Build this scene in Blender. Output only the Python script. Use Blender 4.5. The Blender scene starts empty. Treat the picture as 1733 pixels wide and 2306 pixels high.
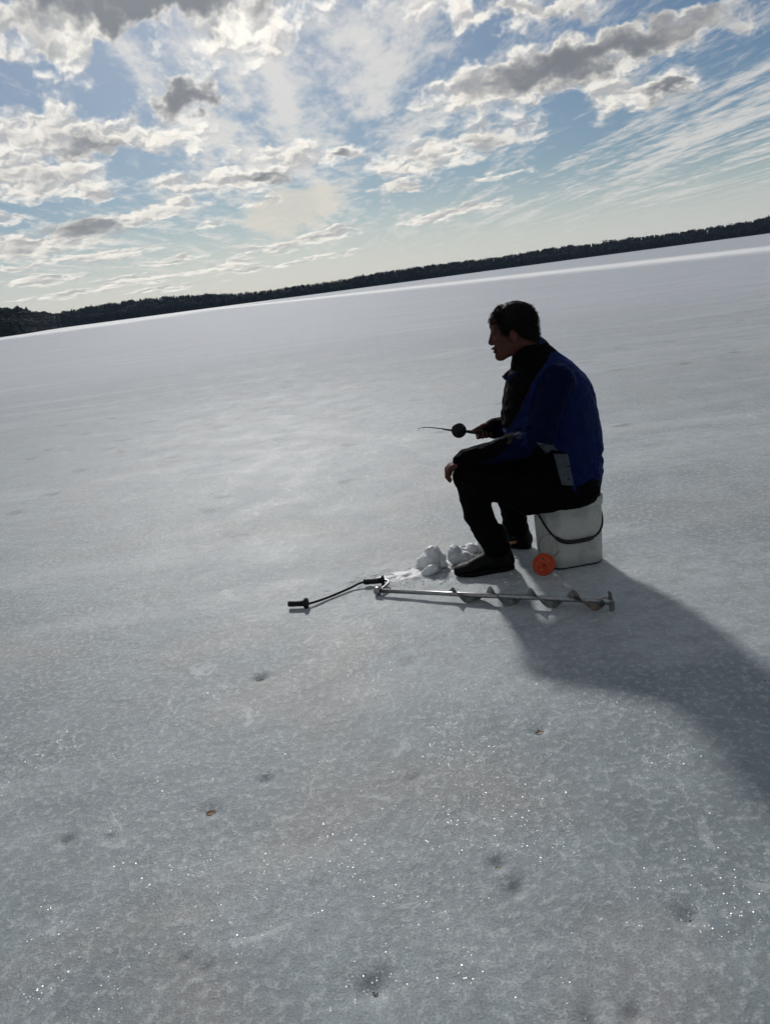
import bpy, bmesh, math, random
import numpy as np
from mathutils import Vector, Matrix
from mathutils.bvhtree import BVHTree

rng = np.random.default_rng(7)
random.seed(7)
scene = bpy.context.scene
COL = scene.collection

# ------------------------------------------------------------------ camera
CAM_H = 1.45
PITCH, ROLL = math.radians(16.50), math.radians(7.62)
fwd = Vector((0, math.cos(PITCH), -math.sin(PITCH)))
up0 = Vector((0, math.sin(PITCH), math.cos(PITCH)))
rx = Vector((1, 0, 0))
right = math.cos(ROLL) * rx - math.sin(ROLL) * up0
up = math.sin(ROLL) * rx + math.cos(ROLL) * up0
cam_data = bpy.data.cameras.new("camera")
cam_data.sensor_fit = 'HORIZONTAL'
cam_data.sensor_width = 36.0
cam_data.lens = 36.0
cam_data.clip_start = 0.05
cam_data.clip_end = 30000
cam = bpy.data.objects.new("camera", cam_data)
COL.objects.link(cam)
m = Matrix((right, up, -fwd)).transposed().to_4x4()
m.translation = (0, 0, CAM_H)
cam.matrix_world = m
scene.camera = cam
scene.cycles.max_bounces = 5
scene.cycles.diffuse_bounces = 2
scene.cycles.glossy_bounces = 2
scene.cycles.transmission_bounces = 4
scene.cycles.use_adaptive_sampling = True
scene.cycles.adaptive_threshold = 0.03
scene.cycles.adaptive_min_samples = 14
scene.cycles.caustics_reflective = False
scene.cycles.caustics_refractive = False

# ------------------------------------------------------------------ exposure
scene.view_settings.view_transform = 'Standard'
scene.view_settings.look = 'None'
scene.view_settings.exposure = 0.12
scene.view_settings.gamma = 1.0
scene.view_settings.use_curve_mapping = False

# ------------------------------------------------------------------ sun
SUN_AZ, SUN_EL = math.radians(-8.0), math.radians(31.0)   # azimuth from +Y towards +X
sun_dir = Vector((math.sin(SUN_AZ) * math.cos(SUN_EL), math.cos(SUN_AZ) * math.cos(SUN_EL), math.sin(SUN_EL)))
sun_data = bpy.data.lights.new("sun", 'SUN')
sun_data.energy = 2.25
sun_data.angle = math.radians(4.0)
sun_data.color = (1.0, 0.97, 0.93)
sun = bpy.data.objects.new("sun", sun_data)
COL.objects.link(sun)
sun.rotation_euler = sun_dir.to_track_quat('Z', 'Y').to_euler()


# ------------------------------------------------------------------ node helpers
class NT:
    """short notation for building node trees"""
    def __init__(self, tree):
        self.t = tree
        tree.nodes.clear()

    def n(self, kind, **kw):
        nd = self.t.nodes.new(kind)
        for k, v in kw.items():
            setattr(nd, k, v)
        return nd

    def put(self, sock, v):
        if hasattr(v, 'links'):
            self.t.links.new(v, sock)
        else:
            sock.default_value = v

    def math(self, op, a, b=None, c=None, clamp=False):
        nd = self.n('ShaderNodeMath', operation=op, use_clamp=clamp)
        for i, v in enumerate((a, b, c)):
            if v is not None:
                self.put(nd.inputs[i], v)
        return nd.outputs[0]

    def vec(self, op, a, b=None, scale=None):
        nd = self.n('ShaderNodeVectorMath', operation=op)
        self.put(nd.inputs[0], a)
        if b is not None:
            self.put(nd.inputs[1], b)
        if scale is not None:
            self.put(nd.inputs['Scale'], scale)
        return nd.outputs['Value'] if op in ('DOT_PRODUCT', 'LENGTH', 'DISTANCE') else nd.outputs[0]

    def comb(self, x, y, z=0.0):
        nd = self.n('ShaderNodeCombineXYZ')
        for i, v in enumerate((x, y, z)):
            self.put(nd.inputs[i], v)
        return nd.outputs[0]

    def sep(self, v):
        nd = self.n('ShaderNodeSeparateXYZ')
        self.put(nd.inputs[0], v)
        return nd.outputs

    def noise(self, v, scale, detail=4, rough=0.55, dist=0.0, lac=2.0, dim='3D'):
        nd = self.n('ShaderNodeTexNoise', noise_dimensions=dim)
        self.put(nd.inputs['Vector'], v)
        nd.inputs['Scale'].default_value = scale
        nd.inputs['Detail'].default_value = detail
        nd.inputs['Roughness'].default_value = rough
        nd.inputs['Lacunarity'].default_value = lac
        nd.inputs['Distortion'].default_value = dist
        return nd.outputs['Fac'], nd.outputs['Color']

    def voro(self, v, scale, feature='F1', rand=1.0, dim='3D'):
        nd = self.n('ShaderNodeTexVoronoi', feature=feature, voronoi_dimensions=dim)
        self.put(nd.inputs['Vector'], v)
        nd.inputs['Scale'].default_value = scale
        nd.inputs['Randomness'].default_value = rand
        return nd.outputs

    def ss(self, x, lo, hi, a=0.0, b=1.0, mode='SMOOTHSTEP'):
        nd = self.n('ShaderNodeMapRange', interpolation_type=mode)
        for i, v in enumerate((x, lo, hi, a, b)):
            self.put(nd.inputs[i], v)
        return nd.outputs[0]

    def mix(self, f, a, b):
        nd = self.n('ShaderNodeMix', data_type='RGBA', clamp_factor=True)
        self.put(nd.inputs[0], f)
        self.put(nd.inputs[6], a)
        self.put(nd.inputs[7], b)
        return nd.outputs[2]


def rgb(r, g, b):
    return (r, g, b, 1.0)


# ------------------------------------------------------------------ world: physical sky with broken cloud
world = bpy.data.worlds.new("World")
scene.world = world
world.use_nodes = True
world.cycles.sampling_method = 'NONE'
W = NT(world.node_tree)
sky = W.n('ShaderNodeTexSky', sky_type='NISHITA')
sky.sun_disc = False
sky.sun_elevation = SUN_EL
sky.sun_rotation = SUN_AZ
sky.air_density = 1.0
sky.dust_density = 0.3
sky.ozone_density = 1.6
direction = W.vec('NORMALIZE', W.n('ShaderNodeTexCoord').outputs['Generated'])
dx, dy, dz = W.sep(direction)
az = W.math('MULTIPLY', W.math('ARCTAN2', dx, dy), 57.2958)
el = W.math('MULTIPLY', W.math('ARCSINE', dz), 57.2958)
elp = W.math('MAXIMUM', el, 0.0)
# cloud texture: billows that flatten towards the horizon, as a real deck looks
ang = W.comb(W.math('MULTIPLY', az, 0.60), W.math('MULTIPLY', W.math('LOGARITHM', W.math('ADD', elp, 2.5), 2.71828), 13.0), 0.0)
_, nAc = W.noise(ang, 0.75, 3, 0.6, dim='2D')
nAc = W.vec('SUBTRACT', nAc, (0.5, 0.5, 0.5))
ang_w = W.vec('ADD', ang, W.vec('SCALE', nAc, scale=1.0))


def billow(vec, det):
    v = W.n('ShaderNodeTexVoronoi', feature='F1', voronoi_dimensions='2D', normalize=True)
    W.put(v.inputs['Vector'], vec)
    v.inputs['Scale'].default_value = 0.80
    v.inputs['Detail'].default_value = det - 3
    v.inputs['Roughness'].default_value = 0.42
    v.inputs['Lacunarity'].default_value = 2.4
    n_, _ = W.noise(vec, 0.80, det, 0.52, dim='2D')
    return W.math('ADD', W.math('MULTIPLY', W.math('SUBTRACT', 0.62, v.outputs['Distance']), 0.58), W.math('MULTIPLY', n_, 0.72)), n_


nA, nS = billow(ang_w, 5)
nB, _ = billow(W.vec('ADD', ang_w, (-0.09, 0.24, 0.0)), 4)
nC, _ = W.noise(ang, 0.16, 2, 0.55, 0.0, dim='2D')
# ragged warp of the cloud outlines, in degrees
wsc = W.math('ADD', W.math('MULTIPLY', elp, 0.16), 0.25)
warp = W.vec('SCALE', nAc, scale=W.math('MULTIPLY', wsc, 1.45))
pos = W.vec('ADD', W.comb(az, el, 1.0), W.vec('MULTIPLY', warp, (1.6, 0.9, 0.0)))
# cloud masses: azimuth, elevation, half-axes (degrees), tilt, weight, thickness of the core
CLOUDS = [(-10.5,18.4,6.4,1.55,-3,1.5,1.35), (-17.6,17.2,3.72,1.3,-1,1.0,0.45), (-9.5,12.8,2.37,0.95,-4,1.1,0.95), (-18.5,11.5,4.91,1.57,-3,1.0,0.15),
 (-16.2,10.4,1.7,0.54,-4,0.6,0.8), (-21.0,9.0,2.01,1.21,-4,0.9,0.1), (-17.4,8.8,2.67,1.1,-4,0.9,0.1), (-17.1,5.7,3.16,0.75,-6,1.0,0.75),
 (-21.4,5.1,3.0,0.72,-6,1.15,0.15), (-11.1,10.9,3.55,1.09,-5,0.85,0.1), (-8.3,7.8,4.63,0.74,-2,1.0,0.1), (-5.2,7.7,1.63,0.43,-6,0.5,0.85),
 (-2.5,8.8,4.7,1.07,-2,0.75,0.1), (-12.6,6.5,3.06,0.52,6,1.09,0.1), (13.1,11.4,7.24,1.55,3,1.05,0.1), (14.4,11.5,5.15,0.9,3,0.5,1.0),
 (21.6,12.4,5.31,1.04,-4,1.0,0.75), (20.2,9.3,3.41,1.07,1,0.95,0.1), (21.7,9.1,1.69,0.44,-6,0.4,0.9), (10.8,8.3,3.19,1.01,1,0.85,0.35),
 (5.3,7.6,3.29,1.09,2,0.9,0.15), (7.5,4.0,3.32,0.41,4,1.15,0.05), (-3.0,3.5,4.53,0.41,5,1.15,0.1), (-4.1,16.0,4.8,1.71,11,0.75,0.1),
 (9.3,15.8,4.15,0.96,-8,0.8,0.1), (0.3,8.6,1.13,0.34,-7,0.4,0.7), (-16.2,15.1,1.78,1.36,-2,0.65,0.1), (15.0,14.7,3.38,0.86,-2,0.85,0.3),
 (-16.5,7.9,1.72,0.39,-5,0.5,0.1), (3.8,6.0,1.59,0.4,-3,1.01,0.1), (-9.4,5.3,2.19,0.26,1,0.72,0.0), (-20.8,3.0,2.82,0.3,-2,1.01,0.1),
 (-14.7,2.3,2.75,0.31,1,1.01,0.1), (-9.3,2.4,2.55,0.28,3,0.87,0.1), (-16.4,4.1,3.57,0.33,2,1.01,0.15), (-22.0,3.9,1.66,0.26,-1,0.87,0.3),
 (-12,3.3,2.6,0.26,3,0.95,0.3), (-6,2.1,3.0,0.22,2,0.9,0.1), (-19.5,1.9,3.0,0.24,0,0.9,0.1), (-1.5,2.3,2.4,0.2,3,0.8,0.1),
 (-22.5,6.9,2.0,0.35,-3,0.9,0.2), (-12.5,1.5,3.4,0.2,1,0.8,0.1), (-5.5,6.2,1.6,0.3,2,0.7,0.1), (11,5.9,2.2,0.3,8,0.7,0.1)]


def blob(a, e, ra, rb, tilt):
    c_, s_ = math.cos(math.radians(tilt)), math.sin(math.radians(tilt))
    u = W.vec('DOT_PRODUCT', pos, (c_ / ra, s_ / ra, -(a * c_ + e * s_) / ra))
    v = W.vec('DOT_PRODUCT', pos, (-s_ / rb, c_ / rb, (a * s_ - e * c_) / rb))
    d2 = W.math('MULTIPLY_ADD', u, u, W.math('MULTIPLY', v, v))
    g = W.math('MULTIPLY_ADD', d2, -0.36, 1.0, clamp=True)
    return W.math('MULTIPLY', g, g)


dens, core = None, None
for a, e, ra, rb, tl, w_, k_ in CLOUDS:
    g = blob(a, e, ra, rb, tl)
    dens = W.math('MULTIPLY', g, w_) if dens is None else W.math('MULTIPLY_ADD', g, w_, dens)
    if k_ >= 0.3:
        core = W.math('MULTIPLY', g, k_) if core is None else W.math('MULTIPLY_ADD', g, k_, core)
# the deck goes on outside the frame: loose noise-driven cumulus all round
out = W.math('SUBTRACT', 1.0, W.math('MULTIPLY', W.ss(az, -32.0, -24.0), W.ss(az, 29.0, 38.0, 1.0, 0.0)), clamp=True)
out = W.math('MAXIMUM', out, W.ss(el, 19.0, 25.0))
loose = W.math('MULTIPLY', W.ss(nC, 0.46, 0.66), out)
dens = W.math('MULTIPLY_ADD', loose, 1.0, dens)
core = W.math('MULTIPLY_ADD', W.math('MULTIPLY', W.ss(nC, 0.56, 0.72), out), 0.8, core)
puff = W.math('SUBTRACT', nA, 0.5)
field = W.math('MULTIPLY_ADD', puff, 1.35, dens)
alpha = W.ss(field, 0.24, 0.96)
relief = W.math('SUBTRACT', nA, nB)
lit = W.ss(relief, -0.11, 0.10)
thick = W.ss(W.math('MULTIPLY_ADD', W.math('SUBTRACT', nS, 0.5), 0.55, core), 0.12, 1.05)
body = W.ss(field, 0.60, 1.45)
c_white = W.mix(lit, rgb(7.2, 7.2, 7.2), rgb(14.8, 14.1, 12.8))
c_body = W.mix(W.math('MULTIPLY', body, 0.55), c_white, rgb(4.9, 5.0, 5.2))
c_cum = W.mix(thick, c_body, rgb(2.9, 3.1, 3.4))
# forward scattering: everything brightens towards the sun behind the cloud
cosg = W.math('MAXIMUM', W.vec('DOT_PRODUCT', direction, tuple(sun_dir)), 0.0)
aur = W.math('POWER', cosg, 18.0)
# high ice cloud: parallel bands converging on the horizon
plane = W.comb(W.math('DIVIDE', dx, W.math('MAXIMUM', dz, 0.012)), W.math('DIVIDE', dy, W.math('MAXIMUM', dz, 0.012)), 0.0)
mp = W.n('ShaderNodeMapping', vector_type='POINT')
W.put(mp.inputs['Vector'], plane)
mp.inputs['Rotation'].default_value = (0, 0, math.radians(-3.0))
mp.inputs['Scale'].default_value = (1.0, 0.11, 1)
f1, f1c = W.noise(mp.outputs[0], 1.0, 1, 0.55, 0.0, dim='2D')
wv = W.vec('ADD', mp.outputs[0], W.vec('SCALE', W.vec('SUBTRACT', f1c, (0.5, 0.5, 0.5)), scale=0.7))
c1, _ = W.noise(wv, 2.3, 5, 0.56, 0.0, dim='2D')
mp2 = W.n('ShaderNodeMapping', vector_type='POINT')
W.put(mp2.inputs['Vector'], plane)
mp2.inputs['Rotation'].default_value = (0, 0, math.radians(35))
mp2.inputs['Scale'].default_value = (2.4, 0.9, 1)
c2, _ = W.noise(mp2.outputs[0], 2.6, 5, 0.66, 0.0, dim='2D')
band = W.math('ADD', W.math('MULTIPLY', c1, 0.58), W.math('MULTIPLY', c2, 0.42))
cir_bias = W.math('MULTIPLY_ADD', blob(-1.5, 12.5, 8.5, 6.0, 0), 0.15, W.math('MULTIPLY', blob(24.0, 6.5, 9.0, 2.6, 9), 0.07))
cir_bias = W.math('MULTIPLY_ADD', blob(-17.5, 12.5, 7.0, 5.5, 0), -0.10, W.math('MULTIPLY_ADD', blob(13.0, 9.0, 8.0, 3.2, 3), -0.09, cir_bias))
cir = W.ss(W.math('ADD', band, cir_bias), 0.45, 0.68)
cir = W.math('MULTIPLY', cir, W.ss(el, 0.5, 4.0))
virga = W.math('MULTIPLY', blob(-3.5, 5.6, 3.4, 1.35, 10), 1.35)
virga = W.ss(W.math('MULTIPLY_ADD', W.math('SUBTRACT', c1, 0.5), 1.1, virga), 0.25, 0.90)
# pale warm murk low down, from the water droplets in the far air
murk = W.ss(el, -0.5, 7.0, 0.62, 0.0)
base = W.mix(murk, W.vec('MULTIPLY', sky.outputs[0], (0.47, 0.535, 0.60)), rgb(9.4, 9.5, 9.7))
base = W.mix(W.math('MULTIPLY', cir, 0.74), base, rgb(10.2, 9.8, 9.2))
base = W.mix(W.math('MULTIPLY', virga, 0.78), base, rgb(9.0, 8.6, 7.6))
base = W.vec('ADD', base, W.vec('SCALE', (3.0, 2.9, 2.6), scale=aur))
c_cum = W.vec('SCALE', c_cum, scale=W.math('MULTIPLY_ADD', aur, 0.35, 0.92))
allsky = W.mix(W.math('MULTIPLY', alpha, 0.96), base, c_cum)
bg = W.n('ShaderNodeBackground')
W.put(bg.inputs['Color'], allsky)
bg.inputs['Strength'].default_value = 0.067
W.t.links.new(bg.outputs[0], W.n('ShaderNodeOutputWorld').inputs['Surface'])


# ------------------------------------------------------------------ numpy noise and meshing helpers
def _hash(ix, iy, iz, seed):
    h = (ix.astype(np.uint32) * np.uint32(374761393) + iy.astype(np.uint32) * np.uint32(668265263)
         + iz.astype(np.uint32) * np.uint32(2246822519) + np.uint32(seed * 3266489917 % 4294967296))
    h = (h ^ (h >> np.uint32(13))) * np.uint32(1274126177)
    h = h ^ (h >> np.uint32(16))
    return (h & np.uint32(0xffffff)).astype(np.float32) / np.float32(0xffffff)


def vnoise(x, y, z=None, seed=0):
    """value noise, -1..1"""
    x = np.asarray(x, dtype=np.float32)
    y = np.asarray(y, dtype=np.float32)
    z = np.zeros_like(x) if z is None else np.asarray(z, dtype=np.float32)
    x, y, z = np.broadcast_arrays(x, y, z)
    x0, y0, z0 = np.floor(x), np.floor(y), np.floor(z)
    fx, fy, fz = x - x0, y - y0, z - z0
    fx = fx * fx * (3 - 2 * fx)
    fy = fy * fy * (3 - 2 * fy)
    fz = fz * fz * (3 - 2 * fz)
    ix, iy, iz = x0.astype(np.int32), y0.astype(np.int32), z0.astype(np.int32)
    r = 0
    for a in (0, 1):
        wa = fx if a else 1 - fx
        for b in (0, 1):
            wb = fy if b else 1 - fy
            for c in (0, 1):
                wc = fz if c else 1 - fz
                r = r + wa * wb * wc * _hash(ix + a, iy + b, iz + c, seed)
    return r * 2 - 1


def fbm(x, y, z=None, octaves=4, seed=0, gain=0.5):
    r, amp, tot = 0, 1.0, 0.0
    for o in range(octaves):
        s = 2.03 ** o
        r = r + amp * vnoise(x * s, y * s, None if z is None else z * s, seed + o * 17)
        tot += amp
        amp *= gain
    return r / tot


def mesh_np(name, verts, faces, smooth=True):
    """faces: (n,3) or (n,4) array"""
    me = bpy.data.meshes.new(name)
    verts = np.asarray(verts, dtype=np.float32)
    faces = np.asarray(faces, dtype=np.int32)
    k = faces.shape[1]
    me.vertices.add(len(verts))
    me.vertices.foreach_set('co', verts.ravel())
    me.loops.add(faces.size)
    me.loops.foreach_set('vertex_index', faces.ravel())
    me.polygons.add(len(faces))
    me.polygons.foreach_set('loop_start', np.arange(0, faces.size, k, dtype=np.int32))
    me.polygons.foreach_set('loop_total', np.full(len(faces), k, dtype=np.int32))
    me.polygons.foreach_set('use_smooth', np.full(len(faces), smooth, dtype=bool))
    me.update(calc_edges=True)
    return me


def obj(name, me, material=None, parent=None, loc=(0, 0, 0)):
    o = bpy.data.objects.new(name, me)
    COL.objects.link(o)
    if material is not None:
        for mt in (material if isinstance(material, (list, tuple)) else [material]):
            me.materials.append(mt)
    o.location = loc
    if parent is not None:
        o.parent = parent
    return o


def thing(name, label, cat, loc=(0, 0, 0), rotz=0.0, group=None):
    o = bpy.data.objects.new(name, None)
    o.empty_display_size = 0.1
    COL.objects.link(o)
    o.location = loc
    o.rotation_euler = (0, 0, rotz)
    return tag(o, label, cat, group)


def tag(o, label=None, cat=None, group=None, kind=None):
    for k, v in (('label', label), ('category', cat), ('group', group), ('kind', kind)):
        if v:
            o[k] = v
    return o


def tube_mesh(name, pts, radii, seg=10, caps=True, smooth=True):
    """swept round tube through pts with a radius per point"""
    pts = [Vector(p) for p in pts]
    n = len(pts)
    if not hasattr(radii, '__len__'):
        radii = [radii] * n
    verts, faces = [], []
    tang = []
    for i in range(n):
        a, b = pts[max(i - 1, 0)], pts[min(i + 1, n - 1)]
        tang.append((b - a).normalized() if (b - a).length > 1e-9 else Vector((0, 0, 1)))
    ref = Vector((0, 0, 1)) if abs(tang[0].z) < 0.9 else Vector((1, 0, 0))
    u = tang[0].cross(ref).normalized()
    for i in range(n):
        t = tang[i]
        u = (u - t * u.dot(t)).normalized()
        v = t.cross(u)
        for k in range(seg):
            an = 2 * math.pi * k / seg
            verts.append(pts[i] + (u * math.cos(an) + v * math.sin(an)) * radii[i])
    me = bpy.data.meshes.new(name)
    for i in range(n - 1):
        for k in range(seg):
            k2 = (k + 1) % seg
            faces.append((i * seg + k, i * seg + k2, (i + 1) * seg + k2, (i + 1) * seg + k))
    if caps:
        faces.append(tuple(range(seg))[::-1])
        faces.append(tuple((n - 1) * seg + k for k in range(seg)))
    me.from_pydata([tuple(v) for v in verts], [], faces)
    for p in me.polygons:
        p.use_smooth = smooth and len(p.vertices) == 4
    me.update()
    return me


def spline(pts, n):
    """Catmull-Rom through pts, n samples"""
    P = np.array(pts, dtype=float)
    Q = np.vstack([2 * P[0] - P[1], P, 2 * P[-1] - P[-2]])
    outp = []
    m_ = len(P) - 1
    for t in np.linspace(0, m_ - 1e-6, n):
        i = int(t)
        f = t - i
        a, b, c, d = Q[i], Q[i + 1], Q[i + 2], Q[i + 3]
        outp.append(0.5 * (2 * b + (c - a) * f + (2 * a - 5 * b + 4 * c - d) * f * f + (3 * b - a - 3 * c + d) * f ** 3))
    return np.array(outp)


# ---- distance fields turned into one continuous skin
class Field:
    def __init__(self, lo, hi, step):
        self.lo = np.array(lo, dtype=np.float32)
        self.step = step
        n = np.ceil((np.array(hi) - np.array(lo)) / step).astype(int) + 1
        self.ax = [self.lo[i] + step * np.arange(n[i], dtype=np.float32) for i in range(3)]
        self.d = np.full(tuple(n), 1.0, dtype=np.float32)

    def box(self, lo, hi, pad):
        sl = []
        for i in range(3):
            a = max(int((lo[i] - pad - self.lo[i]) / self.step), 0)
            b = min(int((hi[i] + pad - self.lo[i]) / self.step) + 2, len(self.ax[i]))
            sl.append(slice(a, max(b, a)))
        X, Y, Z = (self.ax[0][sl[0]][:, None, None], self.ax[1][sl[1]][None, :, None], self.ax[2][sl[2]][None, None, :])
        return tuple(sl), X, Y, Z

    def add(self, sl, d, k=0.0, sub=False):
        if 0 in [s.stop - s.start for s in sl]:
            return
        cur = self.d[sl]
        if sub:
            self.d[sl] = np.maximum(cur, -d) if k <= 0 else -smin(-cur, d, k)
        else:
            self.d[sl] = np.minimum(cur, d) if k <= 0 else smin(cur, d, k)

    def cone(self, a, b, ra, rb, k=0.02, sub=False):
        a, b = np.array(a, dtype=np.float32), np.array(b, dtype=np.float32)
        r = max(ra, rb)
        sl, X, Y, Z = self.box(np.minimum(a, b), np.maximum(a, b), r + k * 2 + 0.02)
        ab = b - a
        L = float(ab @ ab) + 1e-12
        t = np.clip(((X - a[0]) * ab[0] + (Y - a[1]) * ab[1] + (Z - a[2]) * ab[2]) / L, 0, 1)
        d = np.sqrt((X - a[0] - t * ab[0]) ** 2 + (Y - a[1] - t * ab[1]) ** 2 + (Z - a[2] - t * ab[2]) ** 2) - (ra + (rb - ra) * t)
        self.add(sl, d, k, sub)

    def chain(self, pts, radii, k=0.004):
        for i in range(len(pts) - 1):
            self.cone(pts[i], pts[i + 1], radii[i], radii[i + 1], k)

    def ell(self, c, r, k=0.02, rot=None, sub=False):
        """ellipsoid; rot: 3x3 whose rows are the local axes"""
        c = np.array(c, dtype=np.float32)
        R_ = np.eye(3) if rot is None else np.array(rot)
        rm = max(r)
        sl, X, Y, Z = self.box(c - rm, c + rm, k * 2 + 0.02)
        x, y, z = X - c[0], Y - c[1], Z - c[2]
        q = [(R_[i][0] * x + R_[i][1] * y + R_[i][2] * z) for i in range(3)]
        k0 = np.sqrt(sum((q[i] / r[i]) ** 2 for i in range(3)))
        k1 = np.sqrt(sum((q[i] / r[i] ** 2) ** 2 for i in range(3))) + 1e-9
        self.add(sl, k0 * (k0 - 1) / k1, k, sub)

    def grid(self):
        return self.ax[0][:, None, None], self.ax[1][None, :, None], self.ax[2][None, None, :]

    def rough(self, fn, band=0.035):
        """add fn(x, y, z) to the distance, only near the surface"""
        i, k, l = np.nonzero(np.abs(self.d) < band)
        self.d[i, k, l] += fn(self.ax[0][i], self.ax[1][k], self.ax[2][l]).astype(np.float32)

    def mesh(self, name, smooth_iter=1):
        v, q = surface_nets(self.d, self.lo, self.step)
        if smooth_iter:
            v = lap(v, q, smooth_iter)
        return mesh_np(name, v, q)


def smin(a, b, k):
    h = np.clip(0.5 + 0.5 * (b - a) / k, 0, 1)
    return b + (a - b) * h - k * h * (1 - h)


def lap(v, q, it):
    for _ in range(it):
        acc = np.zeros_like(v)
        cnt = np.zeros(len(v), dtype=np.float32)
        for i in range(4):
            a, b = q[:, i], q[:, (i + 1) % 4]
            np.add.at(acc, a, v[b])
            np.add.at(acc, b, v[a])
            np.add.at(cnt, a, 1)
            np.add.at(cnt, b, 1)
        v = v * 0.4 + acc / cnt[:, None] * 0.6
    return v


def surface_nets(F, lo, step):
    nx, ny, nz = F.shape
    inside = F < 0
    c = np.zeros((nx - 1, ny - 1, nz - 1), dtype=np.int8)
    for a in (0, 1):
        for b in (0, 1):
            for d in (0, 1):
                c += inside[a:nx - 1 + a, b:ny - 1 + b, d:nz - 1 + d]
    act = (c > 0) & (c < 8)
    idx = np.argwhere(act)
    ids = np.full(act.shape, -1, dtype=np.int32)
    ids[act] = np.arange(len(idx), dtype=np.int32)
    acc = np.zeros((len(idx), 3), dtype=np.float32)
    cnt = np.zeros(len(idx), dtype=np.float32)
    corners = [(a, b, d) for a in (0, 1) for b in (0, 1) for d in (0, 1)]
    val = {cr: F[idx[:, 0] + cr[0], idx[:, 1] + cr[1], idx[:, 2] + cr[2]] for cr in corners}
    for cr in corners:
        for axis in range(3):
            if cr[axis] == 0:
                c2 = list(cr)
                c2[axis] = 1
                c2 = tuple(c2)
                v0, v1 = val[cr], val[c2]
                hit = (v0 < 0) != (v1 < 0)
                t = np.where(hit, v0 / np.where(hit, v0 - v1, 1), 0)
                p = np.array(cr, dtype=np.float32)[None, :].repeat(len(idx), 0)
                p[:, axis] += t
                acc[hit] += p[hit]
                cnt[hit] += 1
    v = (idx + acc / np.maximum(cnt, 1)[:, None]) * step + lo
    quads = []
    for axis in range(3):
        sl0 = [slice(1, n - 1) for n in (nx, ny, nz)]
        sl1 = list(sl0)
        sl0[axis] = slice(0, (nx, ny, nz)[axis] - 1)
        sl1[axis] = slice(1, (nx, ny, nz)[axis])
        A, B = inside[tuple(sl0)], inside[tuple(sl1)]
        e = np.argwhere(A != B)
        if not len(e):
            continue
        flip = A[e[:, 0], e[:, 1], e[:, 2]]
        g = e + np.array([0 if i == axis else 1 for i in range(3)])
        u_, w_ = [(1, 2), (2, 0), (0, 1)][axis]
        qd = []
        for du, dw in ((0, 0), (1, 0), (1, 1), (0, 1)):
            h = g.copy()
            h[:, u_] -= 1 - du
            h[:, w_] -= 1 - dw
            qd.append(ids[h[:, 0], h[:, 1], h[:, 2]])
        qd = np.stack(qd, 1)
        qd[~flip] = qd[~flip][:, ::-1]
        quads.append(qd)
    q = np.concatenate(quads)
    return v.astype(np.float32), q[(q >= 0).all(1)]


# ------------------------------------------------------------------ materials
def mat(name):
    mt = bpy.data.materials.new(name)
    mt.use_nodes = True
    return mt, NT(mt.node_tree)


def finish(nt, shader, bump=None):
    o = nt.n('ShaderNodeOutputMaterial')
    nt.t.links.new(shader, o.inputs['Surface'])


def simple(name, col, rough=0.6, spec=0.4, metal=0.0, var=0.12, vscale=30.0, bump=0.0, bscale=200.0, bdist=0.002, **extra):
    mt, t = mat(name)
    co = t.n('ShaderNodeTexCoord').outputs['Object']
    f, _ = t.noise(co, vscale, 5, 0.6)
    k = t.ss(f, 0.3, 0.7, 1 - var, 1 + var, 'LINEAR')
    p = t.n('ShaderNodeBsdfPrincipled')
    t.put(p.inputs['Base Color'], t.vec('SCALE', tuple(col), scale=k))
    t.put(p.inputs['Roughness'], t.ss(f, 0.3, 0.7, rough * 0.9, min(rough * 1.1, 1.0), 'LINEAR'))
    p.inputs['Specular IOR Level'].default_value = spec
    p.inputs['Metallic'].default_value = metal
    for kk, vv in extra.items():
        p.inputs[kk.replace('_', ' ')].default_value = vv
    if bump:
        b = t.n('ShaderNodeBump')
        b.inputs['Strength'].default_value = bump
        b.inputs['Distance'].default_value = bdist
        t.put(b.inputs['Height'], t.noise(co, bscale, 4, 0.6)[0])
        t.put(p.inputs['Normal'], b.outputs[0])
    finish(t, p.outputs[0])
    return mt


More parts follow.
